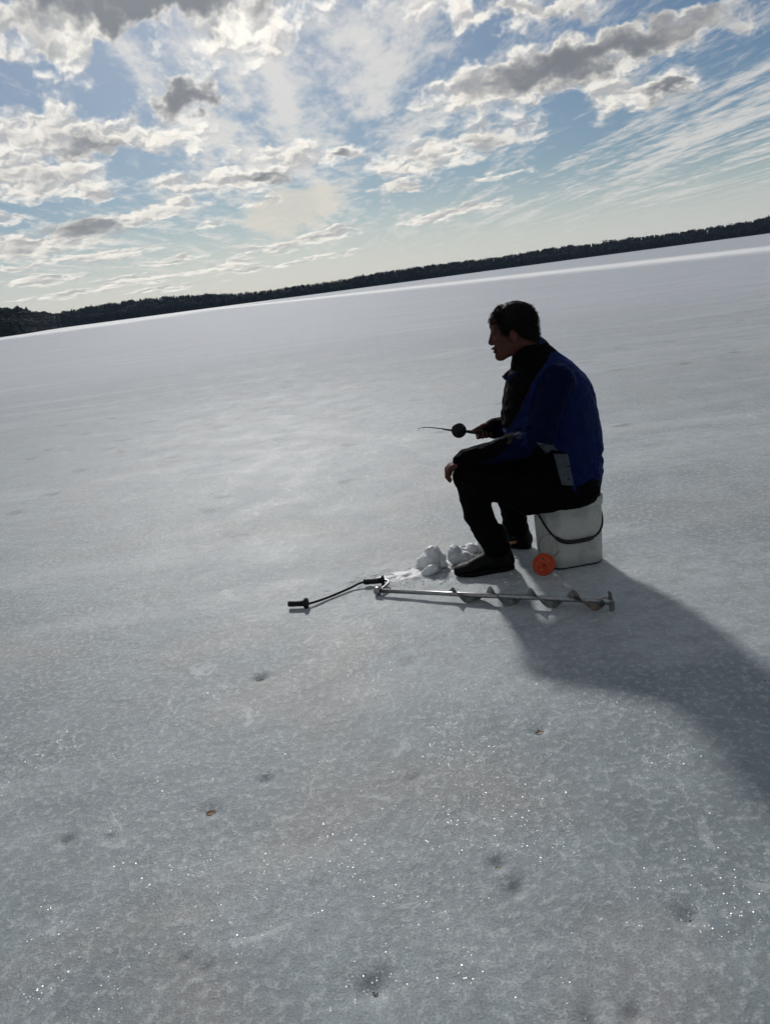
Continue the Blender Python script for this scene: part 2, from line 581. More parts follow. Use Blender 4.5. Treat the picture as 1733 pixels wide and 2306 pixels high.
def ice_material():
    mt, t = mat('lake_ice')
    geo = t.n('ShaderNodeNewGeometry')
    P = geo.outputs['Position']
    x, y, z = t.sep(P)
    P2 = t.comb(x, y, 0.0)
    big, _ = t.noise(P2, 0.35, 3, 0.6, 0.0, dim='2D')
    mid, midc = t.noise(P2, 2.3, 5, 0.62, 0.0, dim='2D')
    fine, _ = t.noise(P2, 38.0, 2, 0.7, dim='2D')
    grain, _ = t.noise(P2, 170.0, 1, 0.7, dim='2D')
    # wind-laid streaks, long across the view
    mp = t.n('ShaderNodeMapping')
    t.put(mp.inputs['Vector'], P2)
    mp.inputs['Rotation'].default_value = (0, 0, math.radians(8))
    mp.inputs['Scale'].default_value = (0.16, 0.8, 1)
    strk, _ = t.noise(mp.outputs[0], 1.0, 6, 0.66, 0.3, dim='2D')
    # clear grey ice, milky ice and dull brownish dirt
    col = t.mix(t.ss(mid, 0.35, 0.68), rgb(0.158, 0.204, 0.225), rgb(0.255, 0.310, 0.334))
    hue, _ = t.noise(P2, 1.1, 3, 0.5, 0.8, dim='2D')
    warm = t.math('MULTIPLY', t.ss(t.math('ADD', hue, t.ss(y, 1.0, 2.4, 0.13, 0.0)), 0.50, 0.70), 0.50)
    col = t.mix(warm, col, rgb(0.275, 0.245, 0.230))
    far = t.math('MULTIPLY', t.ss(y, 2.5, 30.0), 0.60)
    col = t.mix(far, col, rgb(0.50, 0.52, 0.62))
    col = t.mix(t.math('MULTIPLY', t.ss(strk, 0.34, 0.48, 1.0, 0.0), t.ss(y, 3.0, 9.0, 0.0, 0.40)), col, rgb(0.25, 0.265, 0.30))
    col = t.mix(t.math('MULTIPLY', t.ss(strk, 0.50, 0.72), 0.45), col, rgb(0.54, 0.58, 0.60))
    col = t.mix(t.math('MULTIPLY', t.ss(fine, 0.46, 0.72), 0.55), col, rgb(0.50, 0.53, 0.54))
    mott, _ = t.noise(P2, 13.0, 3, 0.65, dim='2D')
    col = t.mix(t.math('MULTIPLY', t.ss(mott, 0.26, 0.60, 1.0, 0.0), 0.42), col, rgb(0.17, 0.19, 0.20))
    col = t.mix(t.math('MULTIPLY', t.ss(grain, 0.36, 0.56, 1.0, 0.0), 0.45), col, rgb(0.15, 0.17, 0.18))
    # thin frost scabs
    fr, _ = t.noise(P2, 6.5, 4, 0.7, 0.8, dim='2D')
    frost = t.math('MULTIPLY', t.ss(fr, 0.62, 0.70), t.ss(big, 0.42, 0.56))
    col = t.mix(t.math('MULTIPLY', frost, 0.4), col, rgb(0.56, 0.58, 0.59))
    # small dark hollows where old tracks melted in
    mp3 = t.n('ShaderNodeMapping')
    t.put(mp3.inputs['Vector'], P2)
    mp3.inputs['Scale'].default_value = (0.75, 0.9, 1)
    vd = t.voro(t.vec('ADD', mp3.outputs[0], t.vec('SCALE', midc, scale=0.30)), 1.5, dim='2D')
    hol = t.ss(vd['Distance'], 0.03, 0.15, 1.0, 0.0)
    sel = t.math('GREATER_THAN', t.sep(vd['Color'])[0], 0.62)
    hol = t.math('MULTIPLY', t.math('MULTIPLY', hol, sel), t.math('MULTIPLY', t.ss(y, 4.3, 5.5), t.ss(y, 9.0, 22.0, 1.0, 0.25)))
    col = t.mix(t.math('MULTIPLY', hol, 0.8), col, rgb(0.11, 0.12, 0.135))
    # sun glitter painted as a white band, near right to far left shore
    glitter_d = t.math('ADD', t.math('MULTIPLY', t.math('SUBTRACT', y, 149.0), 0.363), t.math('MULTIPLY', t.math('SUBTRACT', x, 5.0), 0.932))
    glitter = t.ss(t.math('ABSOLUTE', t.math('MULTIPLY_ADD', t.math('SUBTRACT', big, 0.5), 10.0, glitter_d)), 2.0, 16.0, 1.0, 0.0)
    glitter = t.math('MULTIPLY', glitter, t.ss(y, 35.0, 75.0))
    glitter = t.math('MAXIMUM', glitter, t.math('MULTIPLY', t.ss(y, 150.0, 235.0), t.ss(x, -70.0, -25.0, 1.0, 0.0)))  # bright reflection off the ice by the left shore, painted white too
    col = t.mix(glitter, col, rgb(0.86, 0.86, 0.86))
    # relief; the ice is wettest round the fishing place
    rad = t.vec('LENGTH', t.vec('SUBTRACT', P2, (0.2, 3.0, 0.0)))
    bh = t.math('ADD', t.math('MULTIPLY', fine, 0.0024), t.math('MULTIPLY', grain, 0.0009))
    und, _ = t.noise(P2, 5.0, 2, 0.6, dim='2D')
    bh = t.math('ADD', bh, t.math('MULTIPLY', und, t.ss(rad, 1.8, 4.0, 0.001, 0.006)))
    bp = t.n('ShaderNodeBump')
    bp.inputs['Strength'].default_value = 0.85
    bp.inputs['Distance'].default_value = 1.0
    t.put(bp.inputs['Height'], bh)
    p = t.n('ShaderNodeBsdfPrincipled')
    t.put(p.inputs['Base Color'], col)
    t.put(p.inputs['Roughness'], t.math('ADD', t.ss(mid, 0.3, 0.7, 0.60, 0.70, 'LINEAR'), t.ss(rad, 2.5, 16.0, 0.0, 0.14)))
    p.inputs['IOR'].default_value = 1.40
    t.put(p.inputs['Specular IOR Level'], t.ss(rad, 2.0, 12.0, 0.56, 0.28))
    p.inputs['Subsurface Weight'].default_value = 0.25
    p.inputs['Subsurface Radius'].default_value = (0.7, 0.9, 1.0)
    p.inputs['Subsurface Scale'].default_value = 0.05
    p.inputs['Sheen Weight'].default_value = 0.27
    p.inputs['Sheen Roughness'].default_value = 0.45
    t.put(p.inputs['Normal'], bp.outputs[0])
    # loose crystal facets, each with its own tilt, that catch the sun
    vc = t.voro(P2, 210.0, dim='2D')
    rnd = t.vec('MULTIPLY', t.vec('SUBTRACT', vc['Color'], (0.5, 0.5, 0.5)), (0.95, 0.95, 0.0))
    nrm = t.vec('NORMALIZE', t.vec('ADD', (0, 0, 1), rnd))
    gl = t.n('ShaderNodeBsdfGlossy')
    gl.inputs['Color'].default_value = rgb(0.9, 0.93, 0.95)
    gl.inputs['Roughness'].default_value = 0.31
    t.put(gl.inputs['Normal'], nrm)
    patch, _ = t.noise(P2, 3.1, 4, 0.6, 0.6, dim='2D')
    cellb = t.sep(vc['Color'])[2]
    shape = t.ss(vc['Distance'], 0.22, 0.40, 1.0, 0.0)
    spark = t.math('MULTIPLY', t.math('MULTIPLY', t.math('GREATER_THAN', cellb, 0.30), shape), t.ss(patch, 0.45, 0.60, 0.05, 1.0))
    mx = t.n('ShaderNodeMixShader')
    t.put(mx.inputs[0], t.math('MULTIPLY', spark, t.math('MULTIPLY', t.math('POWER', t.math('FRACT', t.math('MULTIPLY', cellb, 37.0)), 2.0), 0.13)))
    t.t.links.new(p.outputs[0], mx.inputs[1])
    t.t.links.new(gl.outputs[0], mx.inputs[2])
    finish(t, mx.outputs[0])
    return mt


# ------------------------------------------------------------------ the frozen lake
PITS = [  # x, y, radius, depth: hollows melted round dark specks
    (-0.586, 2.798, 0.030, 0.016), (0.399, 2.178, 0.026, 0.012), (0.167, 1.625, 0.022, 0.016), (0.194, 1.532, 0.024, 0.014),
    (0.558, 1.386, 0.024, 0.018), (-0.159, 1.310, 0.034, 0.022), (-0.644, 1.989, 0.030, 0.008), (-1.063, 1.943, 0.020, 0.014),
    (-0.490, 2.116, 0.024, 0.014), (0.269, 1.164, 0.018, 0.016), (0.359, 1.169, 0.022, 0.014), (-0.605, 1.451, 0.014, 0.010),
    (-0.549, 1.417, 0.014, 0.010), (-0.93, 1.93, 0.018, 0.010), (-0.02, 2.02, 0.02, 0.008), (0.02, 2.75, 0.035, 0.007)]


def axis_steps(a, b, fine, far, growth):
    c = list(np.arange(a, b + fine / 2, fine))
    s, v = fine, c[-1]
    while v < far:
        s *= growth
        v += s
        c.append(v)
    s, v = fine, a
    lo = []
    while v > -far:
        s *= growth
        v -= s
        lo.append(v)
    return np.array(lo[::-1] + c, dtype=np.float32)


def ice_height(x, y):
    near = np.clip(1.0 - (np.hypot(x, y - 2.5) - 3.0) / 6.0, 0.0, 1.0)
    z = 0.004 * fbm(x * 0.9, y * 0.9, octaves=2, seed=3) * near
    inner = np.clip((4.55 - y) / 0.8, 0, 1) * np.clip((1.85 - np.abs(x - 0.1)) / 0.4, 0, 1) * np.clip((y - 0.9) / 0.3, 0, 1)
    z = z + inner * (0.0018 * fbm(x * 6, y * 6, octaves=3, seed=5) + 0.0014 * fbm(x * 24, y * 24, octaves=2, seed=9))
    # the trodden, slushy ground by the hole
    tr = np.exp(-(((x - 0.05) / 0.45) ** 2 + ((y - 3.7) / 0.22) ** 2))
    z = z + tr * 0.007 * fbm(x * 13, y * 18, octaves=3, seed=12)
    # level where things stand
    for px, py, pr, pd in PITS:
        r2 = ((x - px) ** 2 + (y - py) ** 2) / (pr * pr)
        z = z - 0.9 * pd * np.exp(-r2 * 1.1) 
    return z


gx = axis_steps(-1.7, 1.9, 0.0125, 6000, 1.09)
gy = axis_steps(0.95, 4.6, 0.0125, 6000, 1.09)
gy = gy[gy > -400]
XX, YY = np.meshgrid(gx, gy, indexing='xy')
ZZ = ice_height(XX, YY)
ni, nj = len(gx), len(gy)
ii = (np.arange(nj - 1)[:, None] * ni + np.arange(ni - 1)[None, :]).ravel()
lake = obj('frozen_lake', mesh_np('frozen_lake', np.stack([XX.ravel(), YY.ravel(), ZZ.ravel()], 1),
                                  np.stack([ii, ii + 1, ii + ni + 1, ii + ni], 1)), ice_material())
tag(lake, kind='structure')


def ground_z(x, y):
    return float(ice_height(np.array([x], dtype=np.float32), np.array([y], dtype=np.float32))[0])


# ------------------------------------------------------------------ far shore
SHORE = np.array([(-80, 280), (-40, 310), (-27, 335), (-24, 350), (-23, 370), (-22, 410), (-21, 480), (-20.3, 520), (-19.3, 530), (-17, 520),
                  (-12, 500), (-8, 480), (-4, 460), (0, 460), (4, 480), (8, 500), (14, 530), (20, 540), (28, 550), (45, 540), (80, 500)], dtype=float)
TOPS = np.array([(-80, 1.9), (-30, 1.85), (-23.56, 1.81), (-22.72, 1.67), (-21.80, 1.24), (-20.84, .90), (-20.10, .85), (-19.31, .95), (-17.74, 1.06), (-16.16, 1.09),
                 (-14.57, 1.08), (-12.95, 1.03), (-11.33, .92), (-10.02, .82), (-9.05, .66), (-8.05, .58), (-6.37, .50), (-4.64, .55), (-2.92, .57), (-1.21, .56),
                 (.54, .67), (2.2, .76), (3.3, .78), (5.41, .78), (7.06, .76), (10.32, .70), (12.74, .79), (15.1, .82), (16.64, .70), (18.17, .77), (19.67, .76),
                 (21.13, .69), (22.58, .70), (23.99, .73), (25.37, .74), (26.72, .81), (27.54, .90), (40, 1.0), (80, 1.1)], dtype=float)


def shore_d(a):
    return np.interp(a, SHORE[:, 0], SHORE[:, 1]) + 4 * np.sin(a * 0.9) + 1.5 * np.sin(a * 2.3 + 1)


def top_h(a):
    return shore_d(a) * np.tan(np.radians((np.interp(a, TOPS[:, 0], TOPS[:, 1]) + 0.10))) + 1.45


def hill_z(a, back):
    tree = np.minimum(top_h(a) * 0.50, 6.5)
    H = np.maximum(top_h(a) - tree, 0.4)
    s = np.clip(back / 45.0, 0, 1)
    return 0.25 * np.clip(back / 3.0, -1, 1) + H * s * s * (3 - 2 * s)


aa = np.linspace(-80, 80, 700)
bb = np.array([-3, 0, 3, 8, 15, 25, 38, 52, 70, 110, 180, 300])
A2, B2 = np.meshgrid(aa, bb, indexing='ij')
D2 = shore_d(A2) + B2
hz = hill_z(A2, B2) + np.where(B2 > 0, 0.5 * vnoise(A2 * 9, B2 * 0.2, seed=4), 0)
hv = np.stack([(D2 * np.sin(np.radians(A2))).ravel(), (D2 * np.cos(np.radians(A2))).ravel(), hz.ravel()], 1)
nb = len(bb)
ii = (np.arange(len(aa) - 1)[:, None] * nb + np.arange(nb - 1)[None, :]).ravel()
hill_mat = simple('forest_floor', (0.014, 0.016, 0.012), 0.95, 0.1, var=0.4, vscale=0.15)
tag(obj('shore_hills', mesh_np('shore_hills', hv, np.stack([ii, ii + nb, ii + nb + 1, ii + 1], 1)), hill_mat), kind='structure')


def conifer(seed, slim, tiers):
    r = np.random.default_rng(seed)
    V, F = [], []

    def ring(z, rad, n):
        b = len(V)
        for k in range(n):
            an = 2 * math.pi * (k + r.uniform(-.25, .25)) / n
            q = rad * r.uniform(0.62, 1.2)
            V.append((q * math.cos(an), q * math.sin(an), z + r.uniform(-.025, .025)))
        return b
    # trunk
    b0 = ring(0, 0.016, 4)
    b1 = ring(0.3, 0.012, 4)
    for k in range(4):
        F.append((b0 + k, b0 + (k + 1) % 4, b1 + (k + 1) % 4)); F.append((b0 + k, b1 + (k + 1) % 4, b1 + k))
    for i in range(tiers):
        f = i / tiers
        z0 = 0.10 + 0.80 * f
        n = 7 if i < tiers - 1 else 5
        b = ring(z0, slim * (1 - f) ** 0.85 + 0.012, n)
        V.append((r.uniform(-.02, .02), r.uniform(-.02, .02), min(z0 + 0.9 / tiers + 0.14 * (1 - f), 1.0 if i < tiers - 1 else 1.0)))
        t_ = len(V) - 1
        for k in range(n):
            F.append((b + k, b + (k + 1) % n, t_))
    return np.array(V), np.array(F)


def pine(seed):
    r = np.random.default_rng(seed)
    V, F = [], []
    for s in range(7):
        c = np.array([r.uniform(-.13, .13), r.uniform(-.13, .13), r.uniform(.55, .92)])
        rad = r.uniform(.08, .15)
        b = len(V)
        pts = [(0, 0, 1), (0, 0, -1)] + [(math.cos(k * 1.2566 + s), math.sin(k * 1.2566 + s), r.uniform(-.2, .3)) for k in range(5)]
        for q_ in pts:
            V.append(tuple(c + np.array(q_) * rad * r.uniform(.7, 1.2) * np.array([1, 1, .62])))
        for k in range(5):
            F.append((b, b + 2 + k, b + 2 + (k + 1) % 5)); F.append((b + 1, b + 2 + (k + 1) % 5, b + 2 + k))
    b = len(V)
    for z_, rad in ((0, .018), (.8, .008)):
        for k in range(4):
            V.append((rad * math.cos(k * 1.57), rad * math.sin(k * 1.57), z_))
    for k in range(4):
        F.append((b + k, b + (k + 1) % 4, b + 4 + (k + 1) % 4)); F.append((b + k, b + 4 + (k + 1) % 4, b + 4 + k))
    return np.array(V), np.array(F)


TREES = [conifer(1, .16, 5), conifer(2, .20, 5), conifer(3, .13, 6), conifer(4, .22, 4), pine(5), pine(6), pine(7)]


def forest(name, a0, a1, label, seed, density):
    r = np.random.default_rng(seed)
    Vs, Fs, off = [], [], 0
    a = a0
    while a < a1:
        d0 = float(shore_d(a))
        d1 = float(shore_d(a + 0.02))
        seg = math.hypot(d1 - d0, d0 * math.radians(0.02)) / 0.02      # metres of shore per degree
        for row in range(14):
            back = 1 + row * row * 0.14 + row * 2.1 + r.uniform(-1.2, 1.2)
            aj = a + r.uniform(-.5, .5) * density / seg
            if r.random() < 0.08:
                continue
            d = float(shore_d(aj)) + back
            tree = min(float(top_h(aj)) * 0.50, 6.5)
            h = tree * r.uniform(0.88, 1.05) * (1 + 0.06 * math.sin(aj * 4.7) + 0.05 * math.sin(aj * 11.3))
            if r.random() < 0.03:
                h *= 1.15
            V, F = TREES[int(r.integers(0, 4)) if r.random() < 0.88 else int(r.integers(4, 7))]
            an = r.uniform(0, 6.28)
            w = h * r.uniform(1.25, 1.9)
            P = np.stack([(V[:, 0] * math.cos(an) - V[:, 1] * math.sin(an)) * w, (V[:, 0] * math.sin(an) + V[:, 1] * math.cos(an)) * w, V[:, 2] * h], 1)
            P += np.array([d * math.sin(math.radians(aj)), d * math.cos(math.radians(aj)), float(hill_z(aj, back)) - 0.2])
            Vs.append(P)
            Fs.append(F + off)
            off += len(V)
        a += density / seg
    o = obj(name, mesh_np(name, np.concatenate(Vs), np.concatenate(Fs), smooth=False), conifer_mat)
    return tag(o, label, 'forest', kind='stuff')


def needles():
    mt, t = mat('conifer_needles')
    P = t.n('ShaderNodeNewGeometry').outputs['Position']
    f, _ = t.noise(P, 0.09, 3, 0.6)
    p = t.n('ShaderNodeBsdfPrincipled')
    t.put(p.inputs['Base Color'], t.mix(t.ss(f, 0.35, 0.65), rgb(0.006, 0.009, 0.009), rgb(0.009, 0.012, 0.011)))
    p.inputs['Roughness'].default_value = 0.9
    p.inputs['Specular IOR Level'].default_value = 0.1
    finish(t, p.outputs[0])
    return mt


conifer_mat = needles()
forest('headland_forest', -60, -20.6, 'dark conifer wood on the near headland at the left edge', 11, 1.2)
forest('far_shore_forest', -20.4, 60, 'low dark forest along the whole far shore of the lake', 12, 1.2)


# ------------------------------------------------------------------ object materials
blue_cloth = simple('jacket_blue', (0.0014, 0.0070, 0.050), 0.75, 0.10, var=0.18, vscale=14, bump=0.8, bscale=13, bdist=0.030, Sheen_Weight=0.22, Sheen_Roughness=0.35, Sheen_Tint=(0.02, 0.14, 0.75, 1.0))
black_cloth = simple('jacket_black', (0.0018, 0.0019, 0.0028), 0.85, 0.04, var=0.25, vscale=20, bump=0.8, bscale=13, bdist=0.030)
trouser_cloth = simple('trouser_black', (0.0020, 0.0021, 0.0028), 0.85, 0.05, var=0.3, vscale=18, bump=0.8, bscale=13, bdist=0.030)
reflective = simple('grey_reflective_cloth', (0.050, 0.060, 0.074), 0.55, 0.15, var=0.2, vscale=40)
pink_piping = simple('dull_piping', (0.014, 0.010, 0.022), 0.6, 0.15)
skin_mat = simple('skin', (0.070, 0.029, 0.022), 0.6, 0.10, var=0.15, vscale=40, bump=0.15, bscale=500, bdist=0.0006)
hair_mat = simple('dark_brown_hair', (0.0045, 0.0032, 0.0022), 0.6, 0.12, var=0.3, vscale=60)
eye_mat = simple('eye', (0.05, 0.045, 0.04), 0.2, 0.5, var=0.05)
boot_mat = simple('boot_rubber', (0.0022, 0.0022, 0.0028), 0.55, 0.12, var=0.2, vscale=40, bump=0.2, bscale=160, bdist=0.001)
sole_mat = simple('boot_sole', (0.006, 0.006, 0.0065), 0.8, 0.1)
tab_mat = simple('boot_tab_tan', (0.32, 0.15, 0.05), 0.6, 0.3)
bucket_mat = simple('white_bucket_plastic', (0.37, 0.38, 0.36), 0.5, 0.35, var=0.10, vscale=9, bump=0.12, bscale=60, bdist=0.002)


def scuffed_plastic():
    mt, t = mat('scuffed_white_plastic')
    co = t.n('ShaderNodeTexCoord').outputs['Object']
    mp = t.n('ShaderNodeMapping')
    t.put(mp.inputs['Vector'], co)
    mp.inputs['Scale'].default_value = (1.0, 1.0, 0.35)
    a, _ = t.noise(mp.outputs[0], 14, 6, 0.65, 0.5)
    b_, _ = t.noise(co, 70, 4, 0.7)
    sx, sy, sz = t.sep(co)
    grime = t.math('MULTIPLY', t.ss(t.math('MULTIPLY_ADD', b_, 0.5, a), 0.70, 0.92), 0.55)
    low_ = t.math('MULTIPLY', t.ss(t.math('MULTIPLY_ADD', a, 0.06, sz), 0.04, 0.11, 1.0, 0.0), 0.35)
    p = t.n('ShaderNodeBsdfPrincipled')
    c_ = t.mix(grime, rgb(0.39, 0.40, 0.375), rgb(0.24, 0.235, 0.20))
    t.put(p.inputs['Base Color'], t.mix(low_, c_, rgb(0.25, 0.25, 0.235)))
    t.put(p.inputs['Roughness'], t.ss(b_, 0.3, 0.7, 0.4, 0.65))
    bm_ = t.n('ShaderNodeBump')
    bm_.inputs['Strength'].default_value = 0.3
    bm_.inputs['Distance'].default_value = 0.002
    t.put(bm_.inputs['Height'], a)
    t.put(p.inputs['Normal'], bm_.outputs[0])
    finish(t, p.outputs[0])
    return mt


bucket_mat = scuffed_plastic()
dark_plastic = simple('black_plastic', (0.007, 0.007, 0.0075), 0.5, 0.25)
orange_mat = simple('orange_plastic', (0.40, 0.040, 0.004), 0.35, 0.30, var=0.08, Subsurface_Weight=0.25, Subsurface_Scale=0.01)
cord_mat = simple('grey_cord', (0.10, 0.10, 0.10), 0.7, 0.2)
steel = simple('worn_steel', (0.30, 0.30, 0.30), 0.34, 0.5, metal=0.9, var=0.25, vscale=60, bump=0.2, bscale=180, bdist=0.0006)
flight_mat = simple('dull_grey_flighting', (0.15, 0.165, 0.158), 0.45, 0.45, metal=0.4, var=0.25, vscale=45)
worn_rust = simple('dirty_flighting', (0.16, 0.135, 0.105), 0.5, 0.4, metal=0.3, var=0.4, vscale=60)


# ------------------------------------------------------------------ the bucket
BX, BY = 0.885, 3.670
BZ = ground_z(BX, BY) - 0.002
BH = 0.345
UX, UY = BX + 0.012, BY - 0.028
BZ = ground_z(UX, UY) - 0.002


def rounded_square(half, corner, n=8):
    pts = []
    for qx, qy, a0 in ((1, 1, 0), (-1, 1, 90), (-1, -1, 180), (1, -1, 270)):
        for k in range(n + 1):
            a = math.radians(a0 + 90 * k / n)
            pts.append((qx * (half - corner) + corner * math.cos(a), qy * (half - corner) + corner * math.sin(a)))
    return pts


def loft(name, rings, close_bottom=True, close_top=True, smooth=True):
    n = len(rings[0])
    V = [p for r in rings for p in r]
    F = []
    for i in range(len(rings) - 1):
        for k in range(n):
            k2 = (k + 1) % n
            F.append((i * n + k, i * n + k2, (i + 1) * n + k2, (i + 1) * n + k))
    if close_bottom:
        F.append(tuple(range(n))[::-1])
    if close_top:
        F.append(tuple((len(rings) - 1) * n + k for k in range(n)))
    me = bpy.data.meshes.new(name)
    me.from_pydata(V, [], F)
    for p in me.polygons:
        p.use_smooth = smooth and len(p.vertices) == 4
    me.update()
    return me


bucket = thing('bucket', 'white plastic bucket with black bail handle that the angler sits on', 'bucket', (UX, UY, BZ), math.radians(7))
prof = [(0.000, 0.129), (0.005, 0.132), (0.015, 0.133)]
rings = [[(x, y, z) for x, y in rounded_square(h_, 0.056)] for z, h_ in prof]
obj('base', loft('base', rings), dark_plastic, bucket)
prof = [(0.0100, 0.1345), (0.014, 0.1365), (0.06, 0.1375), (0.15, 0.1395), (0.24, 0.1415), (0.298, 0.143), (0.301, 0.147), (0.310, 0.1485), (0.314, 0.146),
        (0.320, 0.1455), (0.324, 0.149), (0.340, 0.1495), (BH, 0.1475), (BH, 0.142), (0.33, 0.141), (0.05, 0.134), (0.03, 0.132)]
rings = [[(x, y, z) for x, y in rounded_square(h_, 0.062)] for z, h_ in prof]
obj('pail', loft('pail', rings, True, True), bucket_mat, bucket)
prof = [(BH - 0.012, 0.1405), (BH - 0.003, 0.1410), (BH + 0.001, 0.139), (BH + 0.001, 0.131), (BH - 0.004, 0.127)]
rings = [[(x, y, z) for x, y in rounded_square(h_, 0.058)] for z, h_ in prof]
obj('lid', loft('lid', rings, True, True), bucket_mat, bucket)
for sx in (-1, 1):
    pv = tube_mesh('pivot', [(sx * 0.139, 0.0, 0.272), (sx * 0.160, 0.0, 0.272)], [0.014, 0.012], 14)
    obj('pivot', pv, dark_plastic, bucket)
bail = []
for k in range(25):
    a = math.pi * k / 24
    sgn_ = -1 if math.cos(a) > 0 else 1
    bail.append((sgn_ * 0.154 * abs(math.cos(a)) ** 0.62, -0.154 * math.sin(a) ** 0.62, 0.272 - 0.128 * math.sin(a) ** 1.1))
hd = obj('bail_handle', tube_mesh('bail_handle', bail, 0.0050, 8), dark_plastic, bucket)
obj('grip', tube_mesh('grip', bail[7:15], [0.0085] + [0.0105] * 6 + [0.0085], 10), dark_plastic, hd)

# ------------------------------------------------------------------ orange line spool leaning on the bucket
spool = thing('line_spool', 'round orange plastic line spool leaning against the front of the white bucket', 'spool', (0.728, 3.462, ground_z(0.728, 3.462)))
Rm = Matrix.Rotation(math.radians(-12), 4, 'X') @ Matrix.Translation((0, 0, 0.054))


def disc_with_holes(name, R, thick, holes, hole_r):
    """flat round plate with real through holes (grid of polar cells)"""
    f = Field((-R - .01, -thick, -R - .01), (R + .01, thick, R + .01), 0.0016)
    X, Y, Z = f.grid()
    rr = np.sqrt(X * X + Z * Z)
    d = np.maximum(rr - R, np.abs(Y) - thick * 0.42)
    rim = np.sqrt((rr - (R - 0.005)) ** 2 + Y * Y) - thick * 0.62
    d = np.minimum(d, rim)
    hub = np.maximum(rr - 0.011, np.abs(Y) - thick * 0.75)
    d = np.minimum(d, hub)
    for hx, hz in holes:
        d = np.maximum(d, hole_r - np.sqrt((X - hx) ** 2 + (Z - hz) ** 2) + 0 * Y)
    f.d = d.astype(np.float32)
    return f.mesh(name, 1)


holes = [(0.029 * math.cos(a), 0.029 * math.sin(a)) for a in (0.5, 1.75, 3.0, 4.27, 5.53)]
sd = obj('disc', disc_with_holes('disc', 0.054, 0.010, holes, 0.0048), orange_mat, spool)
sd.matrix_local = Rm
hb = obj('hub_pin', tube_mesh('hub_pin', [(0, -0.012, 0), (0, 0.012, 0)], 0.0045, 12), dark_plastic, spool)
hb.matrix_local = Rm
cd = spline([(0.006, 0.012, 0.085), (-0.010, 0.030, 0.125), (0.000, 0.048, 0.165), (0.030, 0.055, 0.185), (0.062, 0.056, 0.182),
             (0.088, 0.052, 0.155), (0.090, 0.045, 0.120), (0.070, 0.030, 0.092), (0.035, 0.012, 0.088)], 40)
obj('cord', tube_mesh('cord', [tuple(q_) for q_ in cd], 0.0016, 6), cord_mat, spool)

# ------------------------------------------------------------------ the angler
person = thing('person', 'man in blue and black jacket and black trousers sitting on a white bucket fishing', 'person', (BX, BY, 0.0))
PZ = lambda x, y: ground_z(BX + x, BY + y)

# head frame: forward, left (towards the camera), up
HP, HY = math.radians(9), math.radians(7)
hf = np.array([-math.cos(HP) * math.cos(HY), math.cos(HP) * math.sin(HY), -math.sin(HP)])
hl = np.array([-math.sin(HY), -math.cos(HY), 0.0])
hu = np.cross(hf, hl)
HC = np.array([-0.175, 0.0, 1.175])
HR = [hf, hl, hu]


def hp(f, l, u):
    return HC + hf * f + hl * l + hu * u


# --- the body itself: one skin from head to ankles
NS = (-0.035, -0.185, 0.925)     # near (left) shoulder
NE = (-0.150, -0.235, 0.672)     # near elbow
NW = (-0.475, -0.150, 0.612)     # near wrist
FS = (-0.055, 0.180, 0.925)      # far (right) shoulder
FE = (-0.075, 0.250, 0.665)      # far elbow
FW = (-0.290, 0.150, 0.676)      # far wrist
NHIP, FHIP = (0.030, -0.110, 0.415), (0.030, 0.105, 0.415)
NK, FK = (-0.455, -0.120, 0.520), (-0.255, 0.170, 0.490)
NA, FA = (-0.352, -0.070, 0.105), (-0.215, 0.195, 0.105)

b = Field((-0.63, -0.33, 0.03), (0.25, 0.35, 1.31), 0.0036)
b.ell((0.02, 0, 0.45), (0.13, 0.15, 0.12), 0.03)
b.cone((0.03, 0, 0.45), (0.01, 0, 0.72), 0.10, 0.115, 0.05)
b.ell((-0.03, 0, 0.80), (0.13, 0.15, 0.13), 0.05)
b.cone((-0.03, -0.13, 0.93), (-0.04, 0.13, 0.93), 0.05, 0.05, 0.05)
b.cone((-0.07, 0, 0.95), hp(-0.030, 0, -0.06), 0.062, 0.054, 0.03)
for s_, e_, w_ in ((NS, NE, NW), (FS, FE, FW)):
    b.cone(s_, e_, 0.045, 0.036, 0.03)
    b.cone(e_, w_, 0.036, 0.025, 0.015)
for h_, k_, a_ in ((NHIP, NK, NA), (FHIP, FK, FA)):
    b.cone(h_, k_, 0.08, 0.052, 0.03)
    b.cone(k_, a_, 0.050, 0.036, 0.015)
# skull, face, jaw
b.ell(hp(-0.008, 0, 0.014), (0.103, 0.077, 0.092), 0.012, HR)
b.ell(hp(0.042, 0, -0.040), (0.066, 0.060, 0.088), 0.02, HR)
b.ell(hp(0.052, 0, 0.040), (0.053, 0.056, 0.048), 0.02, HR)
for sd_ in (-1, 1):
    b.cone(hp(-0.002, sd_ * 0.050, -0.075), hp(0.082, sd_ * 0.014, -0.112), 0.020, 0.020, 0.022)
    b.ell(hp(0.072, sd_ * 0.040, -0.035), (0.026, 0.020, 0.022), 0.016, HR)          # cheekbone
    b.cone(hp(0.094, sd_ * 0.012, 0.026), hp(0.084, sd_ * 0.045, 0.024), 0.012, 0.010, 0.012)   # brow
    b.ell(hp(0.112, sd_ * 0.031, 0.002), (0.015, 0.017, 0.010), 0.008, HR, sub=True)   # eye socket
    b.ell(hp(0.092, sd_ * 0.031, 0.001), (0.013, 0.015, 0.0105), 0.004, HR)            # lids
    # ear: rim, lobe and hollow
    b.ell(hp(0.014, sd_ * 0.078, -0.034), (0.019, 0.009, 0.031), 0.006, HR)
    b.ell(hp(0.016, sd_ * 0.088, -0.030), (0.010, 0.007, 0.019), 0.003, HR, sub=True)
    b.ell(hp(0.115, sd_ * 0.011, -0.050), (0.008, 0.006, 0.006), 0.006, HR)            # nostril wing
b.ell(hp(0.094, 0, -0.114), (0.021, 0.022, 0.019), 0.018, HR)                          # chin
